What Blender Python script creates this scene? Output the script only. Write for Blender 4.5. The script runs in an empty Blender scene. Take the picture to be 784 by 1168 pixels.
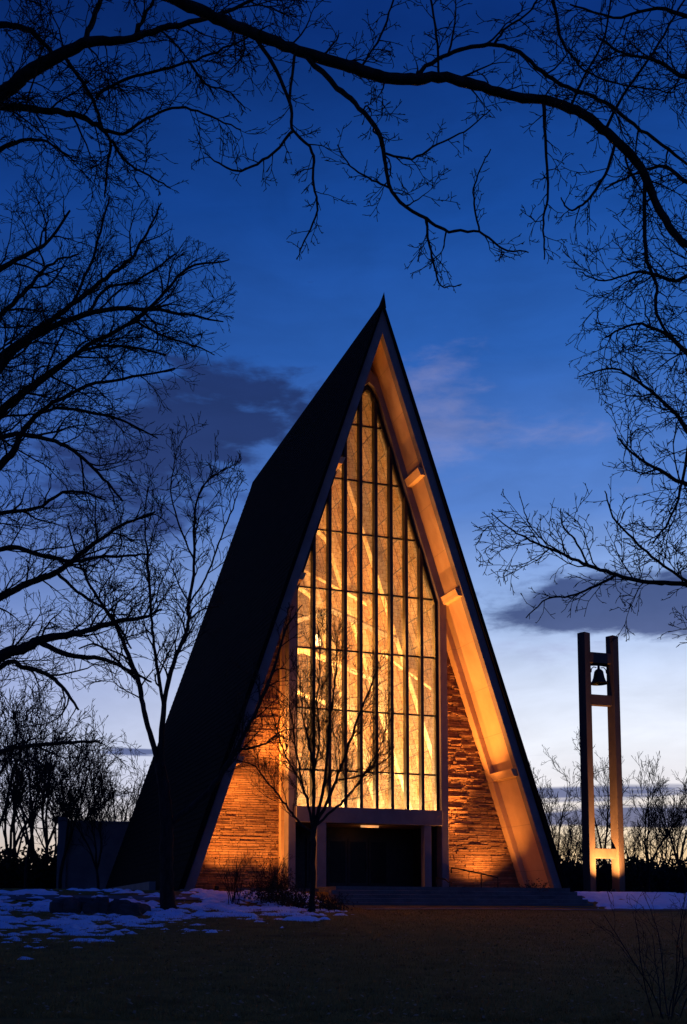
import bpy, math, random
from mathutils import Vector, Matrix
R = math.radians
S = bpy.context.scene
COL = S.collection

# ------------------------------------------------------------------ camera
F_PX, CX, HORIZ, PITCH = 1300.0, 392.0, 1045.0, R(6.5)
PY = HORIZ - F_PX * math.tan(PITCH)          # principal row
cam = bpy.data.cameras.new('camera'); camo = bpy.data.objects.new('camera', cam); COL.objects.link(camo)
camo.location = (0, 0, 0); camo.rotation_euler = (math.pi/2 + PITCH, 0, 0)
cam.sensor_fit = 'VERTICAL'; cam.sensor_height = 36; cam.sensor_width = 24
cam.lens = F_PX / 1168 * 36; cam.shift_y = (PY - 584) / 1168
cam.clip_start = 0.1; cam.clip_end = 6000
S.camera = camo
cp, sp = math.cos(PITCH), math.sin(PITCH)
def ray(px, py):
    a = (px - CX) / F_PX; b = (PY - py) / F_PX
    return Vector((a, cp - b*sp, sp + b*cp))
def at(px, py, Y):
    d = ray(px, py); return d * (Y / d.y)
def proj(p):
    z = p.y*cp + p.z*sp
    if z < .1: return (-9999, -9999)
    return (CX + F_PX*p.x/z, PY - F_PX*(-p.y*sp + p.z*cp)/z)

# chapel frame: u to the right along the front, v into the building
ANG = math.atan(1300/3708)
U = Vector((math.cos(ANG), math.sin(ANG), 0)); D = Vector((-math.sin(ANG), math.cos(ANG), 0))
O = Vector((1.663, 46.0, 0))
def pl(px, py, v):                       # pixel -> (u, z) on the plane v = const
    d = ray(px, py); t = (O.dot(D) + v) / d.dot(D); p = d*t - O
    return p.dot(U), p.z
def W(u, v, z): return O + U*u + D*v + Vector((0, 0, z))

# ------------------------------------------------------------------ materials
def s2l(c):
    return tuple((x/255/12.92 if x/255 <= .04045 else ((x/255+.055)/1.055)**2.4) for x in c)
class NT:
    def __init__(s, nt): s.t = nt; s.n = nt.nodes; s.l = nt.links
    def put(s, sock, v):
        if isinstance(v, (int, float)): sock.default_value = v
        elif isinstance(v, (tuple, list)):
            sock.default_value = v if len(v) == len(sock.default_value) else tuple(v) + (1,)
        else: s.l.new(v, sock)
    def m(s, op, a, b=None, c=None, clamp=False):
        n = s.n.new('ShaderNodeMath'); n.operation = op; n.use_clamp = clamp
        s.put(n.inputs[0], a)
        if b is not None: s.put(n.inputs[1], b)
        if c is not None: s.put(n.inputs[2], c)
        return n.outputs[0]
    def mix(s, f, a, b, mode='MIX'):
        n = s.n.new('ShaderNodeMix'); n.data_type = 'RGBA'; n.blend_type = mode
        s.put(n.inputs[0], f); s.put(n.inputs[6], a); s.put(n.inputs[7], b); return n.outputs[2]
    def ramp(s, f, stops):
        n = s.n.new('ShaderNodeValToRGB'); e = n.color_ramp.elements
        while len(e) < len(stops): e.new(.5)
        for el, (p, c) in zip(e, stops): el.position = p; el.color = tuple(c) + (1,)
        s.put(n.inputs[0], f); return n.outputs[0]
    def noise(s, vec, scale, detail=4, rough=.55, dist=0):
        n = s.n.new('ShaderNodeTexNoise'); n.inputs['Scale'].default_value = scale
        n.inputs['Detail'].default_value = detail; n.inputs['Roughness'].default_value = rough
        n.inputs['Distortion'].default_value = dist
        if vec is not None: s.l.new(vec, n.inputs['Vector'])
        return n.outputs[0]
    def sstep(s, x, a, b):
        n = s.n.new('ShaderNodeMapRange'); n.interpolation_type = 'SMOOTHSTEP'
        s.put(n.inputs[0], x); s.put(n.inputs[1], a); s.put(n.inputs[2], b); s.put(n.inputs[3], 0.0); s.put(n.inputs[4], 1.0)
        return n.outputs[0]
def newmat(name):
    m = bpy.data.materials.new(name); m.use_nodes = True; t = NT(m.node_tree)
    b = m.node_tree.nodes['Principled BSDF']; return m, t, b
def surf(name, c1, c2, scale=3, rough=.85, bump=.3, bscale=None, spec=.3, metal=0, stretch=(1, 1, 1), c3=None):
    m, t, b = newmat(name)
    tc = t.n.new('ShaderNodeTexCoord'); mp = t.n.new('ShaderNodeMapping'); mp.inputs['Scale'].default_value = stretch
    t.l.new(tc.outputs['Object'], mp.inputs[0])
    n1 = t.noise(mp.outputs[0], scale, 6, .6)
    st = [(.3, c1), (.7, c2)] if c3 is None else [(.25, c1), (.5, c2), (.75, c3)]
    t.put(b.inputs['Base Color'], t.ramp(n1, st))
    b.inputs['Roughness'].default_value = rough; b.inputs['Metallic'].default_value = metal
    b.inputs['Specular IOR Level'].default_value = spec
    if bump:
        bp = t.n.new('ShaderNodeBump'); bp.inputs['Strength'].default_value = bump; bp.inputs['Distance'].default_value = .03
        t.l.new(t.noise(mp.outputs[0], bscale or scale*6, 5, .6), bp.inputs['Height']); t.l.new(bp.outputs[0], b.inputs['Normal'])
    return m
M = {}
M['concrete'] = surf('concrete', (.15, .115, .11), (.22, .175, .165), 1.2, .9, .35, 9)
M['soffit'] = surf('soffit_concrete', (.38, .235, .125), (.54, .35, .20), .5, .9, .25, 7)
def add_joints(m):                      # fine casting joints across the boards, every 1.95 m
    t = NT(m.node_tree); b = m.node_tree.nodes['Principled BSDF']; old = b.inputs['Base Color'].links[0].from_socket
    tc = t.n.new('ShaderNodeTexCoord'); sx = t.n.new('ShaderNodeSeparateXYZ'); t.l.new(tc.outputs['Object'], sx.inputs[0])
    f = t.m('FRACT', t.m('DIVIDE', sx.outputs[2], 1.95)); j = t.m('LESS_THAN', f, .012)
    t.put(b.inputs['Base Color'], t.mix(t.m('MULTIPLY', j, .4), old, (.1, .08, .06)))
add_joints(M['soffit'])
M['roofing'] = surf('roof_shingle', (.0045, .0042, .004), (.009, .008, .0075), 3, .95, .5, 14, .04, 0, (1, 1, 1))
M['bark'] = surf('bark', (.012, .010, .009), (.035, .030, .026), 9, .95, .8, 40, .1, 0, (1, 1, .25))
M['farbark'] = surf('far_bark', (.012, .011, .012), (.025, .022, .022), 5, .95, 0, None, .1)
M['blackmetal'] = surf('bronze_metal', (.012, .010, .009), (.03, .024, .02), 6, .45, .1, 30, .4, .6)
M['doorglass'] = surf('door_glass', (.004, .004, .005), (.007, .007, .008), 2, .3, 0, None, .08)
M['doormetal'] = surf('door_panel', (.010, .009, .009), (.022, .020, .019), 4, .5, .1, 20, .3, .3)
M['bell'] = surf('bell_bronze', (.02, .017, .014), (.05, .04, .03), 8, .45, .1, 20, .4, .8)
M['paving'] = surf('paving', (.075, .07, .066), (.13, .12, .115), 1.5, .9, .4, 12)
M['lawn'] = surf('lawn', (.09, .05, .009), (.22, .13, .022), .8, .95, 1.0, 30, .1, 0, (1, 1, 1), (.12, .075, .014))
M['grass'] = surf('dry_grass', (.14, .08, .016), (.42, .26, .07), 2.0, .9, 0, None, .1)
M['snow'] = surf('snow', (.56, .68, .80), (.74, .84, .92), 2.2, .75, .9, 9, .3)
M['leaf'] = surf('dry_leaf', (.03, .022, .015), (.07, .045, .028), 5, .9, 0, None, .1)
M['litter'] = surf('leaf_litter', (.14, .08, .035), (.42, .28, .14), 3, .85, 0, None, .2)
M['hedge'] = surf('evergreen', (.006, .008, .006), (.014, .018, .010), 2, .9, 0, None, .1)
M['rock'] = surf('rock', (.035, .03, .03), (.07, .062, .06), 3, .95, .8, 14)
M['tower'] = surf('tower_concrete', (.075, .048, .036), (.125, .082, .06), 1.6, .9, .4, 12, .3, 0, (1, 1, .4))
M['render'] = surf('wall_concrete', (.09, .09, .095), (.16, .155, .16), .9, .9, .3, 7)
M['rib'] = surf('interior_rib', (.56, .50, .42), (.72, .66, .58), 1, .8, .15, 8)
M['pew'] = surf('interior_wood', (.10, .05, .02), (.2, .1, .05), 3, .6, .1, 10)

def stone_mat(name, c1, c2, c3):
    m, t, b = newmat(name)
    g = t.n.new('ShaderNodeNewGeometry'); tc = t.n.new('ShaderNodeTexCoord')
    c = t.ramp(g.outputs['Random Per Island'], [(0, c1), (.5, c2), (1, c3)])
    n = t.noise(tc.outputs['Object'], 6, 6, .65)
    c = t.mix(.55, c, t.ramp(n, [(.3, (.35, .33, .30)), (.7, (1, 1, 1))]), 'MULTIPLY')
    t.put(b.inputs['Base Color'], c); b.inputs['Roughness'].default_value = .92
    b.inputs['Specular IOR Level'].default_value = .2
    bp = t.n.new('ShaderNodeBump'); bp.inputs['Strength'].default_value = .8; bp.inputs['Distance'].default_value = .03
    t.l.new(t.noise(tc.outputs['Object'], 14, 5, .65), bp.inputs['Height']); t.l.new(bp.outputs[0], b.inputs['Normal'])
    return m
M['stone'] = stone_mat('ledge_stone', (.23, .115, .06), (.28, .15, .08), (.34, .19, .105))
M['mortar'] = surf('mortar', (.05, .04, .035), (.09, .075, .06), 8, .95, .3)
# inner walls: coursed masonry
def inner_mat(key, axis_):
    m, t, b = newmat('inner_masonry'); M[key] = m
    tc = t.n.new('ShaderNodeTexCoord'); sx = t.n.new('ShaderNodeSeparateXYZ'); t.l.new(tc.outputs['Object'], sx.inputs[0])
    cb = t.n.new('ShaderNodeCombineXYZ'); t.l.new(sx.outputs[axis_], cb.inputs[0]); t.l.new(sx.outputs[2], cb.inputs[1])
    br = t.n.new('ShaderNodeTexBrick'); t.l.new(cb.outputs[0], br.inputs['Vector'])
    br.inputs['Color1'].default_value = (.36, .23, .12, 1); br.inputs['Color2'].default_value = (.17, .095, .045, 1); br.inputs['Mortar'].default_value = (.045, .025, .012, 1)
    br.inputs['Scale'].default_value = 1.0; br.inputs['Brick Width'].default_value = .62; br.inputs['Row Height'].default_value = 1.15; br.inputs['Mortar Size'].default_value = .035; br.offset = .0
    n = t.noise(tc.outputs['Object'], 1.3, 5, .6)
    t.put(b.inputs['Base Color'], t.mix(.6, br.outputs[0], t.ramp(n, [(.3, (.45, .4, .35)), (.65, (1, 1, 1))]), 'MULTIPLY'))
    b.inputs['Roughness'].default_value = .85
inner_mat('inner', 1); inner_mat('inner_rear', 0)
# window glass: old hand-made amber glass, part clear, part obscure
m = bpy.data.materials.new('amber_glass'); m.use_nodes = True; t = NT(m.node_tree); M['glass'] = m
for n_ in list(t.n):
    if n_.type != 'OUTPUT_MATERIAL': t.n.remove(n_)
out = [n_ for n_ in t.n if n_.type == 'OUTPUT_MATERIAL'][0]
tc = t.n.new('ShaderNodeTexCoord'); geo = t.n.new('ShaderNodeNewGeometry')
mp = t.n.new('ShaderNodeMapping'); mp.inputs['Scale'].default_value = (1, 1, .35); t.l.new(tc.outputs['Object'], mp.inputs[0])
mott = t.noise(mp.outputs[0], 11.0, 6, .75, .1)
tint = t.ramp(mott, [(.33, (.42, .25, .1)), (.43, (.88, .7, .42)), (.55, (1, .92, .74)), (.68, (.86, .66, .38))])
tint = t.mix(.5, tint, t.ramp(geo.outputs['Random Per Island'], [(0, (.75, .6, .45)), (1, (1, 1, 1))]), 'MULTIPLY')
sxg = t.n.new('ShaderNodeSeparateXYZ'); t.l.new(tc.outputs['Object'], sxg.inputs[0])
cbg = t.n.new('ShaderNodeCombineXYZ'); wv = t.m('MULTIPLY', t.m('SUBTRACT', t.noise(tc.outputs['Object'], 1.4, 3, .5), .5), .35)
t.put(cbg.inputs[0], t.m('ADD', sxg.outputs[0], wv)); t.put(cbg.inputs[1], t.m('ADD', sxg.outputs[2], t.m('MULTIPLY', wv, 1.4)))
brg = t.n.new('ShaderNodeTexBrick'); t.l.new(cbg.outputs[0], brg.inputs['Vector']); brg.inputs['Scale'].default_value = 1
brg.inputs['Brick Width'].default_value = .26; brg.inputs['Row Height'].default_value = .17; brg.inputs['Mortar Size'].default_value = .011
brg.inputs['Color1'].default_value = (1, 1, 1, 1); brg.inputs['Color2'].default_value = (.72, .62, .48, 1); brg.inputs['Mortar'].default_value = (.16, .10, .05, 1)
tint = t.mix(.5, tint, brg.outputs[0], 'MULTIPLY')
tr = t.n.new('ShaderNodeBsdfTransparent'); t.put(tr.inputs[0], tint)
tl = t.n.new('ShaderNodeBsdfTranslucent'); t.put(tl.inputs[0], tint)
gl = t.n.new('ShaderNodeBsdfGlossy'); gl.inputs['Roughness'].default_value = .08
bp = t.n.new('ShaderNodeBump'); bp.inputs['Strength'].default_value = .4; bp.inputs['Distance'].default_value = .02
t.l.new(mott, bp.inputs['Height']); t.l.new(bp.outputs[0], gl.inputs['Normal'])
mx = t.n.new('ShaderNodeMixShader'); t.put(mx.inputs[0], .14); t.l.new(tr.outputs[0], mx.inputs[1]); t.l.new(tl.outputs[0], mx.inputs[2])
mx2 = t.n.new('ShaderNodeMixShader'); mx2.inputs[0].default_value = .05; t.l.new(mx.outputs[0], mx2.inputs[1]); t.l.new(gl.outputs[0], mx2.inputs[2])
t.l.new(mx2.outputs[0], out.inputs[0])
def emis(name, c, s):
    m = bpy.data.materials.new(name); m.use_nodes = True; t = NT(m.node_tree)
    b = m.node_tree.nodes['Principled BSDF']; b.inputs['Base Color'].default_value = c + (1,)
    b.inputs['Emission Color'].default_value = c + (1,); b.inputs['Emission Strength'].default_value = s; return m
M['lamp'] = emis('lamp_lens', (1, .55, .2), 12)
M['lampdim'] = emis('dim_lens', (1, .5, .18), .7)
M['lampin'] = emis('pendant_glow', (1, .72, .4), 6)

# ------------------------------------------------------------------ mesh helpers
class MB:
    def __init__(s): s.v = []; s.f = []
    def poly(s, pts):
        i = len(s.v); s.v += [tuple(p) for p in pts]; s.f.append(tuple(range(i, i+len(pts))))
    def box(s, x0, x1, y0, y1, z0, z1):
        i = len(s.v)
        s.v += [(x0,y0,z0),(x1,y0,z0),(x1,y1,z0),(x0,y1,z0),(x0,y0,z1),(x1,y0,z1),(x1,y1,z1),(x0,y1,z1)]
        s.f += [tuple(i+k for k in f) for f in ((0,3,2,1),(4,5,6,7),(0,1,5,4),(1,2,6,5),(2,3,7,6),(3,0,4,7))]
    def prism(s, poly, v0, v1):          # poly in (u, z), counter-clockwise seen from the front
        i = len(s.v); n = len(poly)
        s.v += [(u, v0, z) for u, z in poly] + [(u, v1, z) for u, z in poly]
        s.f.append(tuple(i+k for k in range(n))); s.f.append(tuple(i+n+k for k in reversed(range(n))))
        for k in range(n):
            k2 = (k+1) % n; s.f.append((i+k, i+n+k, i+n+k2, i+k2))
    def tube(s, pts, rad, sides=5, cap=True):
        n = len(pts)
        if n < 2: return
        base = len(s.v); prev = None
        for k in range(n):
            tdir = (pts[min(k+1, n-1)] - pts[max(k-1, 0)])
            if tdir.length < 1e-9: tdir = Vector((0, 0, 1))
            tdir.normalize()
            if prev is None:
                a = Vector((0, 0, 1)) if abs(tdir.z) < .9 else Vector((1, 0, 0))
                x = tdir.cross(a)
            else: x = prev - tdir*prev.dot(tdir)
            if x.length < 1e-6: x = tdir.orthogonal()
            x.normalize(); prev = x; y = tdir.cross(x); r = rad[k]; p = pts[k]
            for j in range(sides):
                a = 2*math.pi*j/sides; q = p + x*(r*math.cos(a)) + y*(r*math.sin(a)); s.v.append((q.x, q.y, q.z))
        for k in range(n-1):
            for j in range(sides):
                j2 = (j+1) % sides; a = base + k*sides
                s.f.append((a+j, a+j2, a+sides+j2, a+sides+j))
        if cap:
            s.f.append(tuple(base + j for j in reversed(range(sides)))); s.f.append(tuple(base + (n-1)*sides + j for j in range(sides)))
    def lathe(s, prof, sides=20, c=(0, 0, 0)):
        base = len(s.v); n = len(prof)
        for r, z in prof:
            for j in range(sides):
                a = 2*math.pi*j/sides; s.v.append((c[0]+r*math.cos(a), c[1]+r*math.sin(a), c[2]+z))
        for k in range(n-1):
            for j in range(sides):
                j2 = (j+1) % sides; a = base+k*sides; s.f.append((a+j, a+j2, a+sides+j2, a+sides+j))
    def build(s, name, mat, parent=None, smooth=False, bevel=0):
        me = bpy.data.meshes.new(name); me.from_pydata(s.v, [], s.f); me.update()
        me.materials.append(M[mat] if isinstance(mat, str) else mat)
        if smooth: me.polygons.foreach_set('use_smooth', [True]*len(me.polygons))
        o = bpy.data.objects.new(name, me); COL.objects.link(o)
        if parent is not None: o.parent = parent
        if bevel:
            b = o.modifiers.new('b', 'BEVEL'); b.width = bevel; b.segments = 2; b.limit_method = 'ANGLE'
        return o
def tag(o, label=None, cat=None, group=None, kind=None):
    if label: o['label'] = label
    if cat: o['category'] = cat
    if group: o['group'] = group
    if kind: o['kind'] = kind
    return o
def empty(name, loc=(0, 0, 0), rz=0):
    o = bpy.data.objects.new(name, None); COL.objects.link(o); o.location = loc; o.rotation_euler = (0, 0, rz)
    o.empty_display_size = .2; return o
def copy_tree(o, parent=None):
    c = o.copy(); COL.objects.link(c); c.parent = parent
    for ch in [x for x in bpy.data.objects if x.parent == o]: copy_tree(ch, c)
    return c

# ------------------------------------------------------------------ terrain
def lerp(x, xs, ys):
    if x <= xs[0]: return ys[0]
    for i in range(len(xs)-1):
        if x <= xs[i+1]:
            f = (x-xs[i])/(xs[i+1]-xs[i]); return ys[i] + f*(ys[i+1]-ys[i])
    return ys[-1]
from mathutils import noise as MN
def ground(x, y):
    p = Vector((x, y, 0)) - O; v = p.dot(D)
    z = lerp(v, [-36, -28, -3.6, -.5, 1.5, 60, 400, 3000], [-1.6, -1.35, .30, .93, 1.0, 1.0, -4, -30])
    if v < 60: z += .07*MN.noise(Vector((x*.12, y*.12, 3))) * (0 if -3.6 < v < 3 and p.dot(U) > -3.5 else 1)
    return z
gm = MB()
def axis(lo, hi, step, far):
    a = [lo + i*step for i in range(int((hi-lo)/step)+1)]
    for e in far: a = [lo-e] + a + [a[-1] + (e if False else e)]
    return sorted(set(a))
xs = [-2500, -900, -300, -120, -70] + [-45 + i*.9 for i in range(101)] + [70, 120, 300, 900, 2500]
ys = [-400, -100, -30] + [-10 + i*.7 for i in range(125)] + [90, 110, 150, 220, 350, 600, 1200, 2600]
for y in ys:
    for x in xs: gm.v.append((x, y, ground(x, y)))
nx = len(xs)
for j in range(len(ys)-1):
    for i in range(nx-1):
        a = j*nx+i; gm.f.append((a, a+1, a+nx+1, a+nx))
tag(gm.build('lawn', 'lawn', smooth=True), kind='structure')

# dry grass blades as one mass
rg = random.Random(5); gb = MB()
for i in range(100000):
    y = 15 + 28*rg.random()**1.3; x = (rg.random()*2-1)*(.33*y+1)
    z = ground(x, y); h = rg.uniform(.025, .085)*(1 + .5*MN.noise(Vector((x*.6, y*.6, 0)))); a = rg.random()*6.28; w = rg.uniform(.004, .009)
    dx, dy = math.cos(a)*w, math.sin(a)*w; lx, ly = rg.uniform(-.04, .04), rg.uniform(-.04, .04)
    if (Vector((x, y, 0))-O).dot(D) > -3.7: continue
    gb.poly([(x-dx, y-dy, z-.01), (x+dx, y+dy, z-.01), (x+lx, y+ly, z+h)])
tag(gb.build('grass', 'grass'), 'short winter grass covering the sloping lawn', 'grass', kind='stuff')

# fallen leaves
lb_ = MB()
for i in range(3500):
    y = 15 + 27*rg.random()**1.2; x = (rg.random()*2-1)*(.33*y+1)
    if (Vector((x, y, 0))-O).dot(D) > -3.7: continue
    c = Vector((x, y, ground(x, y)+.05+rg.random()*.02)); a = rg.random()*6.28; w_ = rg.uniform(.02, .045)
    d1 = Vector((math.cos(a), math.sin(a), rg.uniform(-.5, .5)))*w_; d2 = Vector((-math.sin(a), math.cos(a), rg.uniform(-.6, .6)))*w_*.6
    lb_.poly([c-d1, c-d2*.9, c+d1*.4-d2, c+d1, c+d2])
tag(lb_.build('fallen_leaves', 'litter'), 'dry brown leaves scattered over the lawn', 'leaves', kind='stuff')

# snow
def snow_sheet(name, x0, x1, y0, y1, mask, step=.09):
    mb = MB(); nxs = int((x1-x0)/step); nys = int((y1-y0)/step); idx = {}
    keep = set()
    H = {}
    for j in range(nys+1):
        for i in range(nxs+1):
            x = x0+i*step; y = y0+j*step; H[i, j] = mask(x, y)
    def vid(i, j):
        if (i, j) not in idx:
            x = x0+i*step; y = y0+j*step
            h = max(-.02, min(.11, H[i, j]*.35)) + .012*MN.noise(Vector((x*3, y*3, 1)))
            idx[i, j] = len(mb.v); mb.v.append((x, y, ground(x, y)+h))
        return idx[i, j]
    for j in range(nys):
        for i in range(nxs):
            if max(H[i, j], H[i+1, j], H[i, j+1], H[i+1, j+1]) > 0:
                mb.f.append((vid(i, j), vid(i+1, j), vid(i+1, j+1), vid(i, j+1)))
    return mb.build(name, 'snow', smooth=True)
def fb(x, y, s=1, seed=0):
    return MN.noise(Vector((x*s, y*s, seed))) + .55*MN.noise(Vector((x*s*2.3, y*s*2.3, seed+4))) + .4*MN.noise(Vector((x*s*5.5, y*s*5.5, seed+9)))
def mask_left(x, y):
    px, py = proj(Vector((x, y, ground(x, y))))
    p = Vector((x, y, 0)) - O; v = p.dot(D); u = p.dot(U)
    far = lerp(v, [-3.2, -.6, .3, 2.2], [1, .3, -.2, -1])
    nv = lerp(u, [-16, -11.4, -6, -4.4, -2], [-21, -16.5, -10, -8.2, -6])
    near = lerp(v - nv, [-3, 0, 3, 6], [-1, -.12, .10, .3])
    right = lerp(u, [-6, -3.6, -2.6], [0, -.1, -1.5])
    streak = MN.noise(Vector((u*.4, v*1.1, 2)))*.55 + MN.noise(Vector((u*1.0, v*3.0, 5)))*.5
    fine = MN.noise(Vector((u*2.4, v*6.5, 8)))*.5
    return min(far, near) + right + .3*fb(x, y, .8) + .8*streak + fine - (.42 if u < -8 else .24)
tag(snow_sheet('snow', -22, 3, 21, 48, mask_left, .085), 'thin patchy snow across the left of the lawn in front of the dark roof', 'snow', kind='stuff')
def mask_right(x, y):
    p = Vector((x, y, 0)) - O; v = p.dot(D); u = p.dot(U)
    return min(lerp(v, [-4.6, -3.4, -.4, .6], [-1, .5, .5, -1]), lerp(u, [6.8, 8.6, 30], [-1, .5, .5])) + .75*fb(x, y, .7, 7) - .1
tag(snow_sheet('snow_bank', 8, 26, 40, 56, mask_right, .12), 'low bank of snow beside the steps at the foot of the bell tower', 'snow', kind='stuff')

# path in front of the steps
mb = MB()
def path_pt(u, v): p = O + U*u + D*v; return (p.x, p.y, ground(p.x, p.y)+.035)
us = [-2.6 + i*1.0 for i in range(34)]
for a, b_ in zip(us[:-1], us[1:]):
    mb.poly([path_pt(a, -4.9), path_pt(b_, -4.9), path_pt(b_, -4.1), path_pt(a, -4.1)][:4])
tag(mb.build('path', 'paving'), kind='structure')
# curving path on the left
mb = MB(); pts = []
for i in range(25):
    u = -6.5 - i*.8; v = -1.9 - .004*i*i*.6; pts.append((u, v))
for (u0, v0), (u1, v1) in zip(pts[:-1], pts[1:]):
    mb.poly([path_pt(u1, v1-.4), path_pt(u0, v0-.4), path_pt(u0, v0+.4), path_pt(u1, v1+.4)])
tag(mb.build('footpath', 'paving'), kind='structure')

# ------------------------------------------------------------------ chapel
chapel = empty('chapel', O, ANG)
tag(chapel, 'steep A-frame stone and concrete chapel with a tall glowing amber window and black roof', 'chapel')
FLOOR = 1.15
ZB = .85
WO = pl(649, 1018, 0)[0]              # outer half width
TIP = pl(440, 335, -.12)[1]
APEX = pl(440, 352, 0)[1]
SL = (APEX - ZB) / (WO - .22)
T = .37
WC = WO - .22                         # concrete outer half width
APIN = APEX - T*SL
WIN = WC - T
LEN = 21.5
FV = 2.6                              # stone front
def soff_u(z): return WIN*(APIN - z)/(APIN - ZB)
# roof
mb = MB()
for s in (-1, 1):
    q = [(-WO, ZB+.12), (-WC-.002, ZB+.12), (0, APEX+.004), (0, TIP-.35)]
    if s > 0: q = [(-a, z) for a, z in reversed(q)]
    mb.prism(q, -.12, LEN+.15)
roof = mb.build('roof', 'roofing', chapel)
mb = MB()   # courses of shingles standing a little proud
slope_len = math.hypot(WO, TIP-.35-ZB)
nrm = Vector((-(TIP-.35-ZB), 0, WO)).normalized()
for k in range(1, 92):
    f = k/92
    u = -WO*(1-f); z = ZB+.12 + (TIP-.47-ZB)*f
    a = Vector((u, 0, z)); dn = Vector((-WO, 0, -(TIP-.47-ZB))).normalized()*.2
    for (va, vb) in ((-.12, LEN+.15),):
        p0 = a + dn + nrm*.016; p1 = a + nrm*.003
        mb.poly([(p0.x, va, p0.z), (p1.x, va, p1.z), (p1.x, vb, p1.z), (p0.x, vb, p0.z)])
        p2 = a + dn + nrm*.002
        mb.poly([(p2.x, va, p2.z), (p0.x, va, p0.z), (p0.x, vb, p0.z), (p2.x, vb, p2.z)])
        mb.poly([(p2.x, va, p2.z), (p1.x, va, p1.z), (p0.x, va, p0.z)])
mb.build('shingle_courses', 'roofing', roof)
mb = MB()   # ridge cap rising to a small point at the front
mb.prism([(-.10, TIP-.62), (.10, TIP-.62), (0, TIP-.28)], -.125, LEN+.2)
i = len(mb.v); mb.v += [(-.11, -.16, TIP-.66), (.11, -.16, TIP-.66), (.11, .5, TIP-.62), (-.11, .5, TIP-.62), (0, -.2, TIP+.02)]
mb.f += [(i, i+1, i+4), (i+1, i+2, i+4), (i+2, i+3, i+4), (i+3, i, i+4), (i, i+3, i+2, i+1)]
mb.build('ridge_cap', 'roofing', roof)
# concrete shell: front overhang
def leg_poly(s, wo, wi, zt, zi, zb=ZB):
    q = [(-wo, zb), (-wi, zb), (0, zi), (0, zt)]
    return q if s < 0 else [(-a, z) for a, z in reversed(q)]
for s in (-1, 1):
    mb = MB(); mb.prism(leg_poly(s, WC, WIN, APEX, APIN), 0, .34); mb.build('fascia', 'concrete', chapel)
    mb = MB(); mb.prism(leg_poly(s, WC, WIN+.02, APEX, APIN+.06), .341, FV+.3)
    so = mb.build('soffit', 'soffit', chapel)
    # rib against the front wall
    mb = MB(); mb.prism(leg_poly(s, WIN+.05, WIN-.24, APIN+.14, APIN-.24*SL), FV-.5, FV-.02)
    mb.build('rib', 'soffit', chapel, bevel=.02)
    # cross beams under the soffit
    for (px, py) in ((478, 547), (518, 682), (582, 884)):
        zc = pl(px, py, 1.0)[1]
        u = soff_u(zc)
        mb = MB(); k = .15
        q = [(u+.12, zc-k), (u+.12, zc+k), (u-.24, zc+k), (u-.24+.04, zc-k)]
        q = [(a+ (zc-z)/SL, z) for a, z in q]
        if s < 0: q = [(-a, z) for a, z in reversed(q)]
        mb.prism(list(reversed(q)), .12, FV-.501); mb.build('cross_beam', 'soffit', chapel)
    mb = MB(); x = WC-T/2
    mb.box(s*x-.34, s*x+.34, -.14, .7, ZB-.4, ZB+.16); mb.build('footing', 'concrete', chapel, bevel=.02)
    # inner slab behind the front wall
    mb = MB(); mb.prism(leg_poly(s, WC, WIN, APEX, APIN), FV+.301, LEN); mb.build('inner_wall', 'inner', chapel)
# rear gable
mb = MB(); mb.prism([(-WIN, ZB), (WIN, ZB), (0, APIN)], LEN-1.2, LEN-.6); mb.build('rear_wall', 'inner_rear', chapel)
mb = MB(); mb.box(-WIN, WIN, FV+.31, LEN-1.21, ZB-.3, FLOOR); mb.build('inner_floor', 'pew', chapel)
# interior ribs and braces
for k, v in enumerate((6.5, 11.0, 15.5)):
    for s in (-1, 1):
        mb = MB(); mb.prism(leg_poly(s, WIN+.02, WIN-.55, APIN+.05, APIN-.55*SL, FLOOR), v, v+.45); mb.build('interior_rib', 'rib', chapel)
    # collar beam
    for zc in (21.0-k*1.6, 13.4-k*.9):
        u = soff_u(zc)-.2; mb = MB(); P = [Vector((-u, v+.22, zc-.3)), Vector((0, v+.22, zc+.9)), Vector((u, v+.22, zc-.3))]
        mb.tube(P, [.17]*3, 4); mb.build('collar_beam', 'rib', chapel)
for (v0, z0, v1, z1) in ((3.0, 9.5, 8.8, 13.0), (8.9, 15.5, 15.5, 19)):
    for s in (-1, 1):
        P = []
        for i in range(9):
            f = i/8; z = z0+(z1-z0)*f; P.append(Vector((s*(soff_u(z)-.35), v0+(v1-v0)*f, z)))
        mb = MB(); mb.tube(P, [.2]*9, 4); mb.build('brace', 'rib', chapel)

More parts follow.
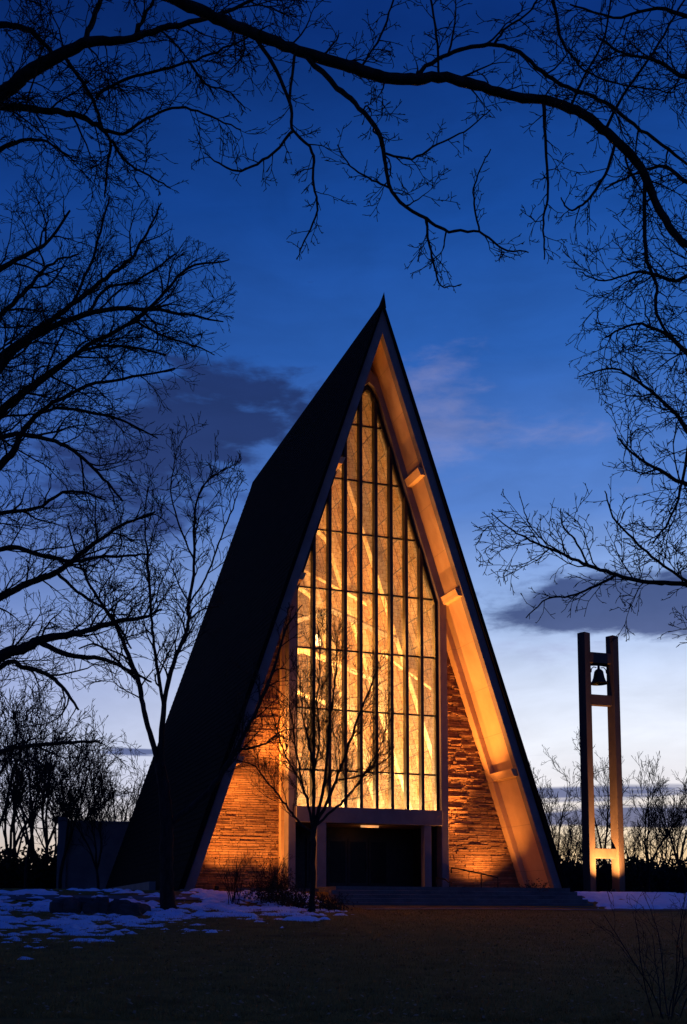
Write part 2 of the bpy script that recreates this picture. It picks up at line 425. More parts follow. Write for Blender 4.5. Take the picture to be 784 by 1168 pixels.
# --- front stone walls (individual stones laid in courses)
bay_l = pl(326, 960, FV)[0]; bay_r = pl(508, 960, FV)[0]
print('BAY', bay_l, bay_r, 'WO', WO, 'APEX', APEX, 'SL', SL)
rs = random.Random(11)
for s in (-1, 1):
    mb = MB(); z = ZB
    while z < 17:
        h = rs.choice((.05, .06, .07, .08, .09, .10, .12))
        ue = soff_u(z+h/2)+.1
        ub = (bay_r if s > 0 else -bay_l)-.05
        if ue <= ub: break
        x = ub - rs.random()*.4
        while x < ue:
            w = rs.uniform(.15, .6) if rs.random() < .8 else rs.uniform(.6, 1.1)
            x1 = min(x+w, ue)
            if x1-max(x, ub) > .03:
                d = abs(rs.gauss(0, .022)) + (.045 if rs.random() < .15 else 0)
                zz0 = z+.006; zz1 = z+h-.006
                x0 = max(x, ub)+.006
                a, b_ = (x0, x1-.006) if s > 0 else (-(x1-.006), -x0)
                i = len(mb.v); y0 = FV-.03-d; j = lambda: rs.uniform(-.006, .006)
                mb.v += [(a, FV+.05, zz0), (b_, FV+.05, zz0), (b_, FV+.05, zz1), (a, FV+.05, zz1),
                         (a+.004+j()*.3, y0+j(), zz0+.003), (b_-.004, y0+j(), zz0+.003+abs(j())), (b_-.004, y0+j()*2, zz1-.003-abs(j())), (a+.004, y0+j()*2, zz1-.003)]
                mb.f += [(i+4, i+5, i+6, i+7), (i, i+1, i+5, i+4), (i+1, i+2, i+6, i+5), (i+2, i+3, i+7, i+6), (i+3, i, i+4, i+7)]
            x = x1
            if x >= ue-.02: break
        z += h
    sw = mb.build('stone_wall', 'stone', chapel)
    mb = MB(); zt = z+.3
    ub = (bay_r if s > 0 else -bay_l)-.1
    q = [(ub, ZB-.3), (WIN+.1, ZB-.3), (ub, APIN - (ub)/WIN*(APIN-ZB)+.2)]
    if s < 0: q = [(-a, zz) for a, zz in reversed(q)]
    mb.prism(q, FV, FV+.3); mb.build('mortar_bed', 'mortar', sw)

# --- window bay
GV = 2.05
ul = pl(337, 918, GV)[0]; ur = pl(497, 926, GV)[0]; uc = (ul+ur)/2; hw = (ur-ul)/2
zsill = (pl(337, 919, GV)[1] + pl(497, 927, GV)[1])/2
zsh = pl(497, 690, GV)[1]; bw = 2*hw/9
zpk = pl(417, 445, GV)[1]; zc1 = pl(425, 460, GV)[1]
print('WIN', ul, ur, zsill, zsh, zc1, zpk)
SW = (zc1-zsh)/(hw-bw*.5)
def top_at(u):                         # outline of the glazing
    a = abs(u-uc)
    if a <= bw*.5: return zc1 + (zpk-zc1)*(1-(a/(bw*.5))**1.6)
    return zsh + (hw-a)*SW
window = empty('window'); window.parent = chapel
rows_px = [(405, 485), (400, 548), (400, 608.5), (400, 675), (400, 743), (400, 811), (400, 880)]
rows = [pl(x, y, GV)[1] for x, y in rows_px]
# panes
mb = MB()
for bidx in range(9):
    a = uc-hw+bw*bidx; b_ = a+bw
    levels = [zsill] + sorted(rows)
    for li, z0 in enumerate(levels):
        z1 = levels[li+1] if li+1 < len(levels) else 99
        N = 6; xsu = [a+(b_-a)*i/N for i in range(N+1)]
        tops = [min(z1, top_at(x)) for x in xsu]
        if max(tops) <= z0+.02: continue
        t1 = [(x, tt) for x, tt in zip(xsu, tops)]
        pts = [(x, tt) for x, tt in t1 if tt > z0]
        tl_ = rs.uniform(-.006, .006)
        poly = []
        xa = min(p[0] for p in pts); xb = max(p[0] for p in pts)
        if tops[0] <= z0 or tops[-1] <= z0:
            # slanted corner: extend to where the outline meets this level
            aa = hw - (z0-zsh)/SW
            if tops[-1] <= z0: xb = min(b_, uc+aa)
            if tops[0] <= z0: xa = max(a, uc-aa)
        poly = [(xa, z0), (xb, z0)] + [p for p in reversed(pts) if True]
        mb.poly([(x, GV+tl_*(x-a)*2+.006*rs.random()*0, z) for x, z in poly])
mb.build('glass', 'glass', window)
for i in range(1, 9):
    u = uc-hw+bw*i; mb = MB(); w = .068
    mb.prism([(u-w, zsill), (u+w, zsill), (u+w, top_at(u+w)+.02), (u-w, top_at(u-w)+.02)], GV-.30, GV+.05)
    mb.build('mullion', 'blackmetal', window)
for z in rows:
    mb = MB()
    aa = hw if z < zsh else (hw-(z-zsh)/SW)
    mb.box(uc-aa, uc+aa, GV-.05, GV+.05, z-.035, z+.035); mb.build('transom', 'blackmetal', window)
# metal edge of the glazing
def outline(off):                      # outline polyline, offset outwards horizontally
    L = [(uc-hw-off, zsill)] + [(uc-hw-off, zsh+off*.6)]
    L += [(uc-bw*.5-off, zc1+off*.9)] + [(uc-bw*.25-off*.5, zc1+(zpk-zc1)*.75+off*1.4), (uc, zpk+off*1.9)]
    return L + [(2*uc-a, z) for a, z in reversed(L[:-1])]
def band(o0, o1, v0, v1, name, mat):
    A, B = outline(o0), outline(o1); mb = MB()
    for k in range(len(A)-1):
        q = [A[k], A[k+1], B[k+1], B[k]]
        # clockwise fix
        ar = sum(q[i][0]*q[(i+1) % 4][1]-q[(i+1) % 4][0]*q[i][1] for i in range(4))
        if ar < 0: q.reverse()
        mb.prism(q, v0, v1)
    return mb.build(name, mat, window)
band(-.02, .10, GV-.16, GV+.1, 'edge_frame', 'blackmetal')
band(.10, .42, GV-.42, FV+.02, 'concrete_frame', 'concrete')
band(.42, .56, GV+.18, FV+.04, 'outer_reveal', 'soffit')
# pilasters below, down to the floor, beam, canopy underside
for a_, b_ in ((uc-hw-.42, uc-hw-.10), (uc+hw+.10, uc+hw+.42)):
    mb = MB(); mb.box(a_, b_, GV-.42, FV+.02, ZB, zsill); mb.build('pilaster', 'concrete', window, bevel=.015)
for a_, b_ in ((uc-hw-.56, uc-hw-.42), (uc+hw+.42, uc+hw+.56)):
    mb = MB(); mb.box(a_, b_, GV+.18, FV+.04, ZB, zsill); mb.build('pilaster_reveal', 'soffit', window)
zlin = pl(440, 940, GV-.5)[1]
mb = MB(); mb.box(uc-hw-.10, uc+hw+.10, GV-.52, GV+.14, zlin, zsill); mb.build('lintel', 'concrete', chapel, bevel=.015)
# porch
porch = empty('porch'); porch.parent = chapel
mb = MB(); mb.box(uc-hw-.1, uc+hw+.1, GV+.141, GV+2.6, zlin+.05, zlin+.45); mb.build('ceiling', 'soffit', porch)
for px0, px1 in ((361, 372), (484, 492)):
    a = pl(px0, 980, GV-.45)[0]; b_ = pl(px1, 980, GV-.45)[0]
    mb = MB(); mb.box(a, b_, GV-.5, GV-.12, FLOOR-.05, zlin-.002); mb.build('column', 'concrete', porch, bevel=.015)
for a_, b_ in ((uc-hw-.1, uc-hw), (uc+hw, uc+hw+.1)):
    mb = MB(); mb.box(a_, b_, GV+.15, GV+2.6, ZB, zlin+.04); mb.build('side_wall', 'doormetal', porch)
mb = MB(); mb.box(uc-hw, uc+hw, GV+2.5, GV+2.62, FLOOR, zlin+.05); mb.build('back_panel', 'doormetal', porch)
for i in range(4):
    a = uc-1.9+i*.96; mb = MB(); mb.box(a, a+.93, GV+2.42, GV+2.49, FLOOR+.02, FLOOR+2.25); d_ = mb.build('door', 'doormetal', porch)
    mb = MB(); mb.box(a+.1, a+.83, GV+2.405, GV+2.419, FLOOR+.3, FLOOR+2.12); mb.build('door_glass', 'doorglass', d_)
    mb = MB(); x = a+(.84 if i % 2 == 0 else .09); mb.tube([Vector((x, GV+2.36, FLOOR+.8)), Vector((x, GV+2.36, FLOOR+1.3))], [.015]*2, 6); mb.build('handle', 'blackmetal', d_)
mb = MB(); mb.tube([Vector((uc+.1, GV+1.0, zlin+.02)), Vector((uc+.9, GV+1.0, zlin+.02))], [.06]*2, 8); mb.build('ceiling_lamp', 'lampdim', porch)
# terrace and steps
mb = MB()
mb.box(-2.6, WC-.6, -1.5, FV-.1, .3, FLOOR-.004)
mb.box(-6.0, -2.6, .6, FV-.1, .3, FLOOR-.06)
tag(mb.build('terrace', 'paving', None), kind='structure')
ter = bpy.data.objects['terrace']; ter.location = O; ter.rotation_euler = (0, 0, ANG)
steps = empty('entrance_steps', O, ANG); tag(steps, 'wide low concrete steps rising from the lawn to the chapel doors', 'steps')
for k in range(5):
    mb = MB(); z1 = FLOOR-.004-.16*(k+1); v0 = -1.5-.4*(k+1)
    mb.box(-2.9, 7.7, v0, v0+.396, z1-.5, z1); mb.build('step', 'paving', steps, bevel=.02)

# ------------------------------------------------------------------ trees
def smooth_path(P, n=5):
    out = []
    for i in range(len(P)-1):
        p0 = P[max(i-1, 0)]; p1 = P[i]; p2 = P[i+1]; p3 = P[min(i+2, len(P)-1)]
        for k in range(n):
            t = k/n
            out.append(.5*((2*p1) + (p2-p0)*t + (2*p0-5*p1+4*p2-p3)*t*t + (3*p1-p0-3*p2+p3)*t*t*t))
    out.append(P[-1]); return out
class Tree:
    """levels: list of dicts spacing, length, radius, angle"""
    def __init__(s, seed, levels, allow=None, up=.0, flat=.5, wob=.22, rmin=.003, thick=.05):
        s.r = random.Random(seed); s.lv = levels; s.allow = allow; s.up = up; s.flat = flat; s.wob = wob; s.rmin = rmin
        s.limbs = MB(); s.twigs = MB(); s.thick = thick; s.count = 0
    def emit(s, pts, rad):
        m = s.limbs if rad[0] > s.thick else s.twigs
        sides = 9 if rad[0] > .06 else (5 if rad[0] > .02 else (4 if rad[0] > .008 else 3))
        m.tube(pts, rad, sides, cap=rad[0] > .02); s.count += len(pts)
    def spawn(s, pts, rad, lvl, t0=.1):
        if lvl >= len(s.lv): return
        L = s.lv[lvl]; r = s.r
        cum = [0]
        for a, b in zip(pts[:-1], pts[1:]): cum.append(cum[-1]+(b-a).length)
        tot = cum[-1]
        d = tot*t0 + L['sp']*r.random(); k = 0; side = r.choice((-1, 1))
        while d < tot*.985:
            while cum[k+1] < d: k += 1
            f = (d-cum[k])/(cum[k+1]-cum[k]+1e-9); p = pts[k].lerp(pts[k+1], f); rr = rad[k]+(rad[k+1]-rad[k])*f
            tan = (pts[k+1]-pts[k]).normalized(); tt = d/tot
            # sideways direction, flattened towards the picture-parallel plane of a spreading spray
            ax = Vector((r.gauss(0, 1), r.gauss(0, 1)*s.flat, r.gauss(0, 1)))
            ax = ax - tan*ax.dot(tan)
            if ax.length < .05: ax = tan.orthogonal()
            ax.normalize()
            ang = R(L['ang'])*r.uniform(.65, 1.3)
            dr = tan*math.cos(ang)+ax*math.sin(ang); dr.z += s.up; dr.normalize()
            ln = L['len']*r.uniform(.45, 1.25)*(1-.45*tt)
            r0 = min(rr*.62, L['r']*r.uniform(.7, 1.15)); r0 = max(r0, s.rmin)
            s.grow(p, dr, ln, r0, lvl)
            d += L['sp']*r.uniform(.5, 1.6); side = -side
    def grow(s, p, dr, ln, r0, lvl):
        r = s.r; n = s.lv[lvl].get('seg', 6); st = ln/n; pts = [p.copy()]; rad = [r0]
        q = p.copy(); d = dr.copy(); bend = Vector((r.gauss(0, .1), r.gauss(0, .05), r.gauss(0, .1)+s.up*.5))
        for i in range(n):
            w = s.wob*(1.0 if i % 2 else 1.3)
            d = (d + bend + Vector((r.gauss(0, w), r.gauss(0, w*s.flat), r.gauss(0, w)))).normalized()
            q = q + d*st
            if s.allow:
                a = proj(q)
                if not s.allow(a[0], a[1]): break
            pts.append(q.copy()); rad.append(max(s.rmin*.8, r0*(1-.78*(i+1)/n)))
        if len(pts) < 2: return
        if len(pts) < n+1: rad[-1] = s.rmin*.8
        s.emit(pts, rad)
        if len(pts) > 2 or lvl+1 >= len(s.lv): s.spawn(pts, rad, lvl+1, .12)
    def limb(s, pxs, Y, lvl=0, t0=.05, jitter=.02):
        """pxs: (px, py, width_px[, Y])"""
        P = []; Wd = []
        for q in pxs:
            yy = q[3] if len(q) > 3 else Y
            P.append(at(q[0], q[1], yy)); Wd.append(q[2]*yy/F_PX/2)
        n = 5; path = smooth_path(P, n); rad = []
        for i in range(len(path)):
            k = min(i//n, len(Wd)-2); f = (i-k*n)/n; rad.append(Wd[k]+(Wd[k+1]-Wd[k])*f)
        jr = s.r
        sc = Y/F_PX
        for i in range(1, len(path)-1):
            path[i] = path[i]+Vector((jr.gauss(0, .45), jr.gauss(0, 1), jr.gauss(0, .45)))*sc; rad[i] *= jr.uniform(.95, 1.07)
        s.emit(path, rad); s.spawn(path, rad, lvl, t0); return path
    def finish(s, name, label, cat='tree', base=None, group=None, mat='bark', part='trunk'):
        o = empty(name, base or (0, 0, 0))
        inv = Vector(base or (0, 0, 0))
        for m in (s.limbs, s.twigs): m.v = [(a-inv.x, b-inv.y, c-inv.z) for a, b, c in m.v]
        if s.limbs.v: s.limbs.build(part, mat, o, smooth=True)
        if s.twigs.v: s.twigs.build('branches', mat, o)
        tag(o, label, cat, group); print(name, s.count); return o

def gz(x, y): return ground(x, y)
def interp_edge(y, E):
    return lerp(y, [e[0] for e in E], [e[1] for e in E])

# Overhead tree: trunk out of frame at the left, one long limb arching over the lawn
E_over = [(0, 9999), (100, 9999)]
def allow_over(px, py):
    if px < 300: return py < lerp(px, [-400, 100, 140, 200, 300], [240, 250, 235, 225, 260])
    return py < lerp(px, [300, 340, 390, 430, 470, 520, 560, 620, 660, 700, 784, 900], [260, 300, 262, 262, 325, 335, 300, 305, 330, 480, 560, 600])
Yb = 10.0
lv = [dict(sp=.24, len=.85, r=.012, ang=52, seg=7), dict(sp=.11, len=.42, r=.0068, ang=48, seg=5), dict(sp=.07, len=.17, r=.0045, ang=45, seg=3), dict(sp=.06, len=.055, r=.0035, ang=50, seg=2)]
t = Tree(21, lv, allow_over, up=-.02, flat=.6, wob=.17, rmin=.0043, thick=.05)
bx, by = -5.8, 10.0; base = Vector((bx, by, gz(bx, by)))
trunk = [Vector((bx, by, base.z-.2)), Vector((bx+.05, by, base.z+2)), Vector((bx-.05, by, 3.5)), Vector((bx+.1, by, 6.2)), Vector((bx+.4, by, 8.2)), Vector((bx+.9, by+.1, 9.6))]
tp = smooth_path(trunk, 4); t.emit(tp, [.34-.2*i/len(tp) for i in range(len(tp))])
T0 = (-280, 60)
t.limb([(-330, 250, 30, 10), (-180, 40, 26), (20, -50, 18), (130, -30, 15), (194, -4, 14), (230, 13, 14), (270, 31, 14), (316, 48, 13), (357, 63, 13), (400, 76, 14), (425, 84, 14), (460, 91, 13), (501, 88, 12), (542, 97, 12), (588, 110, 11), (629, 115, 11), (665, 130, 11), (700, 158, 11), (731, 191, 10), (751, 235, 9), (772, 270, 9), (800, 290, 8), (840, 340, 5)], Yb, t0=.2)
t.limb([(476, 84, 6), (506, 64, 5), (537, 54, 5), (563, 52, 5), (593, 61, 5), (624, 87, 5), (654, 102, 4.5), (690, 117, 4.5), (731, 148, 4), (762, 171, 4), (800, 200, 2)], Yb)
t.limb([(345, 60, 7), (384, 99, 7), (410, 122, 6), (435, 158, 6), (440, 189, 5), (450, 224, 4.5), (486, 250, 4), (512, 263, 3.5), (547, 265, 3), (573, 283, 2.5), (603, 288, 1.5)], Yb, t0=.25)
t.limb([(486, 250, 3.5), (489, 275, 3), (496, 306, 2.5), (504, 326, 2), (527, 324, 1.2)], Yb, 2)
t.limb([(620, 116, 5), (623, 168, 3.5), (625, 219, 3), (620, 255, 2.5), (621, 296, 1.5)], Yb, 1)
t.limb([(291, 40, 5), (316, 82, 4.5), (332, 122, 4), (334, 148, 3.5), (357, 173, 3.5), (357, 204, 3), (362, 240, 2.5), (347, 275, 2), (339, 296, 1.2)], Yb, 1)
t.limb([(337, 60, 3.5), (331, 107, 3.5), (332, 125, 3)], Yb, 2)
t.limb([(334, 150, 3.5), (306, 179, 3), (275, 194, 2.5), (250, 186, 2), (232, 173, 1.2)], Yb, 1)
t.limb([(563, 52, 4), (578, 31, 3.5), (603, 15, 3), (618, -10, 2.5)], Yb, 1)
t.limb([(631, -5, 4), (639, 41, 4), (654, 66, 3.5), (670, 82, 3), (712, 97, 2.5), (770, 105, 2)], Yb, 1)
t.limb([(410, 80, 3), (435, 41, 3), (448, 0, 2.5), (455, -30, 2)], Yb, 1)
t.limb([(501, 85, 3), (498, 40, 3), (490, -10, 2.5)], Yb, 1)
t.limb([(736, 200, 5), (736, 286, 5), (749, 326, 4), (749, 357, 4), (772, 393, 3.5), (800, 420, 2)], Yb, 1)
t.limb([(440, 175, 3.5), (470, 180, 3), (500, 165, 2.5), (530, 150, 2), (560, 125, 1.3)], Yb, 1)
t.limb([(446, 215, 3), (425, 205, 2.5), (400, 190, 2), (385, 165, 1.5)], Yb, 1)
t.limb([(547, 265, 2.5), (540, 225, 2.2), (545, 200, 1.8), (560, 170, 1.3)], Yb, 2)
t.limb([(703, 160, 4), (690, 200, 3.5), (668, 230, 3), (650, 240, 2.5), (640, 225, 1.5)], Yb, 1)
t.limb([(690, 150, 4), (710, 110, 3.5), (745, 60, 3), (775, 10, 2.5), (800, -30, 2)], Yb, 1)
t.limb([(650, 125, 3.5), (668, 85, 3), (690, 40, 2.5), (700, -20, 2)], Yb, 1)
# upper left limbs of the same tree
t.allow = lambda x, y: y < lerp(x, [-400, 90, 130, 200, 300, 320], [255, 255, 235, 222, 190, 60])
Ya = 11.0
t.lv = [dict(sp=.17, len=1.1, r=.012, ang=48, seg=7), dict(sp=.09, len=.55, r=.006, ang=40, seg=5), dict(sp=.06, len=.24, r=.004, ang=38, seg=3), dict(sp=.07, len=.08, r=.0033, ang=40, seg=2)]
t.limb([(-330, 300, 26, 10.2), (-150, 200, 22), (0, 108, 17), (31, 84, 16), (66, 64, 14), (102, 48, 12), (143, 46, 9), (184, 33, 7), (240, 20, 5), (300, -5, 3)], Ya, t0=.3)
t.limb([(-60, 118, 12), (0, 121, 9), (46, 125, 8), (92, 133, 7), (117, 148, 6)], Ya, t0=.2)
t.limb([(117, 148, 5), (127, 163, 4), (122, 195, 3), (120, 225, 2)], Ya, 1)
t.limb([(117, 148, 5), (140, 152, 4), (168, 135, 3.5), (204, 122, 3), (240, 133, 2.5), (275, 148, 1.5)], Ya, 1)
t.limb([(-50, 30, 10), (0, 28, 8), (31, 33, 7), (51, 51, 6), (63, 66, 5)], Ya, 1)
t.limb([(95, 51, 8), (105, 25, 7), (115, 0, 6), (130, -40, 5)], Ya, 1)
t.limb([(76, 68, 5), (107, 115, 4.5), (117, 148, 4)], Ya, 1)
t.limb([(110, 112, 4), (122, 100, 4), (163, 84, 3.5), (214, 71, 3), (255, 56, 2.5), (290, 38, 1.5)], Ya, 1)
t.limb([(127, 160, 4), (145, 185, 3), (170, 200, 2.5), (195, 215, 1.5)], Ya, 1)
t.limb([(-40, 190, 8), (0, 170, 6), (30, 160, 4), (60, 165, 3), (85, 185, 2)], Ya, 1)
t.limb([(150, 46, 5), (165, 20, 4), (180, -10, 3)], Ya, 1)
t.limb([(215, 70, 3), (235, 95, 2.5), (262, 105, 2), (280, 125, 1.3)], Ya, 2)
t.finish('bare_tree', 'big bare tree whose thick dark limb arches across the top of the picture', base=base)

# Right edge tree
def allow_r(px, py):
    return px > lerp(py, [-100, 60, 200, 300, 330, 420, 470, 520, 560, 600, 650, 700, 725, 760], [560, 620, 640, 640, 655, 640, 690, 710, 560, 535, 545, 590, 640, 900])
lvr = [dict(sp=.14, len=1.15, r=.0105, ang=48, seg=7), dict(sp=.1, len=.5, r=.0065, ang=42, seg=5), dict(sp=.09, len=.2, r=.0045, ang=42, seg=3), dict(sp=.09, len=.07, r=.0035, ang=45, seg=2)]
t = Tree(33, lvr, allow_r, up=.0, flat=.6, wob=.16, rmin=.0046, thick=.06)
bx, by = 5.6, 12.0; base = Vector((bx, by, gz(bx, by)))
tp = smooth_path([Vector((bx, by, base.z-.2)), Vector((bx, by, 1.5)), Vector((bx+.1, by, 4)), Vector((bx-.1, by, 7)), Vector((bx+.1, by, 10))], 4)
t.emit(tp, [.26-.17*i/len(tp) for i in range(len(tp))])
Yc = 12.0
for L_, l in (([(1000, 760, 14), (880, 700, 10), (790, 668, 6), (740, 664, 5), (705, 656, 4.5), (672, 645, 4), (640, 631, 3), (610, 618, 2.5), (585, 605, 1.8), (560, 585, 1.2)], 0),
           ([(705, 656, 3.5), (680, 668, 3), (650, 680, 2.5), (625, 683, 1.8), (600, 705, 1.2)], 1),
           ([(640, 631, 2.5), (615, 612, 2), (600, 590, 1.8), (592, 560, 1.2)], 2),
           ([(672, 645, 2.5), (655, 615, 2.2), (642, 600, 1.8), (640, 580, 1.2)], 2),
           ([(790, 668, 4), (750, 640, 3.5), (722, 615, 3), (700, 590, 2.5), (690, 560, 1.5)], 1),
           ([(900, 600, 9), (800, 560, 6), (760, 540, 4.5), (725, 520, 3), (705, 500, 2)], 0),
           ([(900, 480, 9), (800, 500, 6), (770, 470, 4.5), (735, 440, 3.5), (700, 420, 2.5), (660, 430, 1.2)], 0),
           ([(900, 330, 9), (800, 400, 6), (760, 380, 4.5), (725, 370, 3), (690, 385, 2)], 0),
           ([(900, 200, 9), (800, 300, 6), (770, 320, 4.5), (730, 310, 3), (690, 320, 2), (660, 310, 1.3)], 0),
           ([(900, 150, 9), (800, 210, 6), (760, 190, 4), (720, 200, 3), (690, 215, 2)], 0),
           ([(900, 60, 9), (800, 90, 6), (750, 70, 4), (710, 60, 3), (680, 40, 2)], 0),
           ([(900, 0, 9), (800, 20, 6), (750, 10, 4), (700, 20, 3), (650, 5, 2)], 0),
           ([(860, 420, 8), (800, 440, 5), (784, 520, 4), (770, 580, 3), (745, 620, 2)], 0)):
    t.limb(L_, Yc, l, t0=.12)
t.finish('bare_tree', 'bare tree at the right edge reaching thin twigs in towards the bell tower', base=base)

# Left tree, upper crown
def allow_d(px, py):
    return px < lerp(py, [200, 230, 260, 290, 330, 400, 420, 460, 520, 560, 620, 660], [120, 185, 200, 262, 272, 262, 240, 215, 200, 190, 180, 150])
Yd = 20.0
lvd = [dict(sp=.27, len=1.8, r=.022, ang=42, seg=7), dict(sp=.16, len=.9, r=.0115, ang=38, seg=6), dict(sp=.12, len=.4, r=.0075, ang=36, seg=4), dict(sp=.13, len=.16, r=.0062, ang=38, seg=2)]
t = Tree(44, lvd, allow_d, up=.03, flat=.7, wob=.15, rmin=.0058, thick=.1)
bx, by = -8.2, 20.0; base = Vector((bx, by, gz(bx, by)))
tp = smooth_path([Vector((bx, by, base.z-.2)), Vector((bx, by, 2)), Vector((bx+.1, by, 6)), Vector((bx-.1, by, 10)), Vector((bx, by, 14)), Vector((bx+.3, by, 16))], 4)
t.emit(tp, [.36-.26*i/len(tp) for i in range(len(tp))])
for L_, l in (([(-140, 560, 16), (-60, 460, 12), (0, 408, 8), (41, 378, 7), (82, 347, 6), (122, 316, 5), (148, 296, 4), (168, 265, 3), (184, 232, 1.5)], 0),
           ([(-140, 580, 16), (-50, 480, 12), (0, 420, 9), (31, 388, 8), (102, 357, 6), (153, 352, 5), (204, 357, 3.5), (255, 367, 1.5)], 0),
           ([(-100, 560, 10), (0, 470, 9), (66, 420, 6), (102, 393, 5), (153, 367, 4.5), (189, 332, 3.5), (214, 306, 3), (262, 296, 1.5)], 0),
           ([(82, 347, 4), (102, 306, 3.5), (117, 255, 3), (125, 224, 1.5)], 1),
           ([(-140, 640, 14), (-50, 530, 11), (0, 473, 9), (25, 449, 8), (53, 428, 6), (95, 400, 4), (140, 395, 3), (190, 405, 2)], 0),
           ([(-140, 700, 14), (-50, 580, 11), (0, 531, 9), (16, 515, 8), (25, 494, 7), (53, 465, 5), (100, 440, 4), (150, 430, 3), (200, 420, 2)], 0),
           ([(-140, 520, 10), (0, 498, 6), (33, 496, 5), (70, 506, 4.5), (95, 523, 4), (123, 551, 3), (140, 572, 2)], 0),
           ([(60, 465, 4), (100, 470, 4), (140, 480, 3), (180, 500, 1.5)], 1),
           ([(-140, 440, 12), (-40, 340, 8), (10, 300, 6), (50, 280, 4), (80, 240, 2.5)], 0),
           ([(-60, 420, 8), (0, 360, 6), (30, 330, 5), (60, 300, 3), (90, 290, 2)], 0),
           ([(102, 357, 4), (120, 330, 3.5), (155, 320, 3), (200, 290, 2)], 1),
           ([(153, 365, 3), (190, 385, 2.6), (225, 395, 2), (245, 405, 1.2)], 1)):
    t.limb(L_, Yd, l, t0=.22)
t.finish('bare_tree', 'tall bare tree at the left edge with a wide twiggy crown beside the roof peak', base=base)

# Left tree, lower limbs
def allow_e(px, py):
    return px < lerp(py, [440, 560, 600, 700, 800, 900, 960], [60, 150, 215, 215, 200, 150, 120])
Ye = 25.0
lve = [dict(sp=.33, len=2.1, r=.026, ang=42, seg=7), dict(sp=.2, len=1.05, r=.0135, ang=38, seg=6), dict(sp=.15, len=.45, r=.009, ang=36, seg=4), dict(sp=.18, len=.2, r=.0072, ang=38, seg=2)]
t = Tree(55, lve, allow_e, up=.05, flat=.7, wob=.15, rmin=.007, thick=.12)
bx, by = -9.6, 25.0; base = Vector((bx, by, gz(bx, by)))
tp = smooth_path([Vector((bx, by, base.z-.2)), Vector((bx, by, 3)), Vector((bx+.2, by, 7)), Vector((bx, by, 11))], 4)
t.emit(tp, [.34-.2*i/len(tp) for i in range(len(tp))])
for L_, l in (([(-110, 690, 10), (0, 627, 6), (41, 632, 5.5), (82, 640, 5), (107, 636, 4), (140, 634, 3), (173, 632, 2)], 0),
           ([(-110, 760, 14), (0, 683, 8), (29, 667, 8), (62, 654, 7), (82, 640, 6), (107, 621, 5), (136, 601, 4), (177, 584, 2)], 0),
           ([(-110, 820, 18), (0, 749, 13), (25, 741, 12), (53, 728, 10), (90, 722, 7), (131, 710, 6), (164, 704, 4), (185, 695, 2)], 0),
           ([(45, 732, 7), (78, 747, 6), (115, 751, 5), (140, 761, 4), (173, 778, 2)], 1),
           ([(-110, 850, 10), (0, 761, 6), (25, 761, 6), (53, 769, 5), (74, 786, 4), (90, 810, 2.5)], 0),
           ([(-110, 900, 10), (0, 858, 6), (25, 852, 5), (82, 847, 4), (115, 845, 2)], 0),
           ([(66, 654, 4), (95, 680, 3.5), (125, 700, 3), (150, 740, 2)], 1),
           ([(-60, 600, 8), (0, 585, 5), (40, 580, 4), (80, 560, 3), (120, 570, 2)], 0)):
    t.limb(L_, Ye, l, t0=.2)
t.finish('bare_tree', 'bare tree low at the left edge with long level limbs above the concrete wall', base=base)

# Tree in front of the dark roof
def allow_f(px, py):
    if py > 860 and px > 215: return py < 925 - (px-215)*.2 and px < 300
    return px < lerp(py, [500, 515, 560, 640, 700, 860], [265, 275, 285, 262, 350, 330]) and px > lerp(py, [500, 700, 860, 1040], [120, 60, 90, 150])
Yf = 38.0
lvf = [dict(sp=.48, len=2.7, r=.038, ang=36, seg=7), dict(sp=.28, len=1.25, r=.02, ang=36, seg=6), dict(sp=.2, len=.6, r=.0125, ang=34, seg=4), dict(sp=.24, len=.26, r=.0105, ang=36, seg=2)]
t = Tree(66, lvf, allow_f, up=.12, flat=.8, wob=.13, rmin=.0105, thick=.07)
p0 = at(192, 1036, Yf); base = Vector((p0.x, Yf, gz(p0.x, Yf)))
t.limb([(192, 1042, 24), (191, 1028, 17), (190, 990, 15), (190, 950, 15), (188, 905, 14), (182, 870, 12)], Yf, 9)
for L_, l in (([(184, 880, 7.38), (173, 843, 6.56), (164, 810, 5.74), (158, 777, 5.74), (144, 740, 4.92), (131, 712, 4.10), (107, 675, 3.28), (90, 640, 2.46), (78, 600, 1.64)], 0),
           ([(184, 870, 5.74), (186, 810, 4.10), (181, 769, 4.10), (175, 728, 3.28), (171, 683, 3.28), (169, 634, 2.46), (165, 590, 1.64), (170, 555, 1.23)], 0),
           ([(184, 880, 7.38), (187, 800, 5.74), (201, 749, 4.92), (214, 716, 4.10), (216, 687, 4.10), (222, 646, 3.28), (222, 597, 2.87), (230, 556, 2.05), (258, 533, 1.07)], 0),
           ([(190, 945, 8.20), (204, 932, 7.38), (240, 901, 6.56), (262, 868, 5.74), (285, 825, 4.10), (310, 770, 3.28), (325, 720, 2.46), (345, 690, 1.23)], 0),
           ([(215, 690, 2.46), (235, 660, 2.46), (250, 620, 2.05), (265, 580, 1.64), (272, 560, 1.00)], 0),
           ([(158, 777, 3.28), (130, 750, 2.87), (110, 735, 2.46), (90, 740, 1.64)], 0),
           ([(222, 640, 2.46), (205, 600, 2.05), (195, 560, 1.64), (200, 530, 1.00)], 0),
           ([(270, 855, 3.28), (300, 850, 2.46), (320, 835, 1.64), (345, 830, 1.00)], 0)):
    t.limb(L_, Yf, l, t0=.25)
t.finish('bare_tree', 'bare tree rooted in the snow in front of the black roof', base=base)

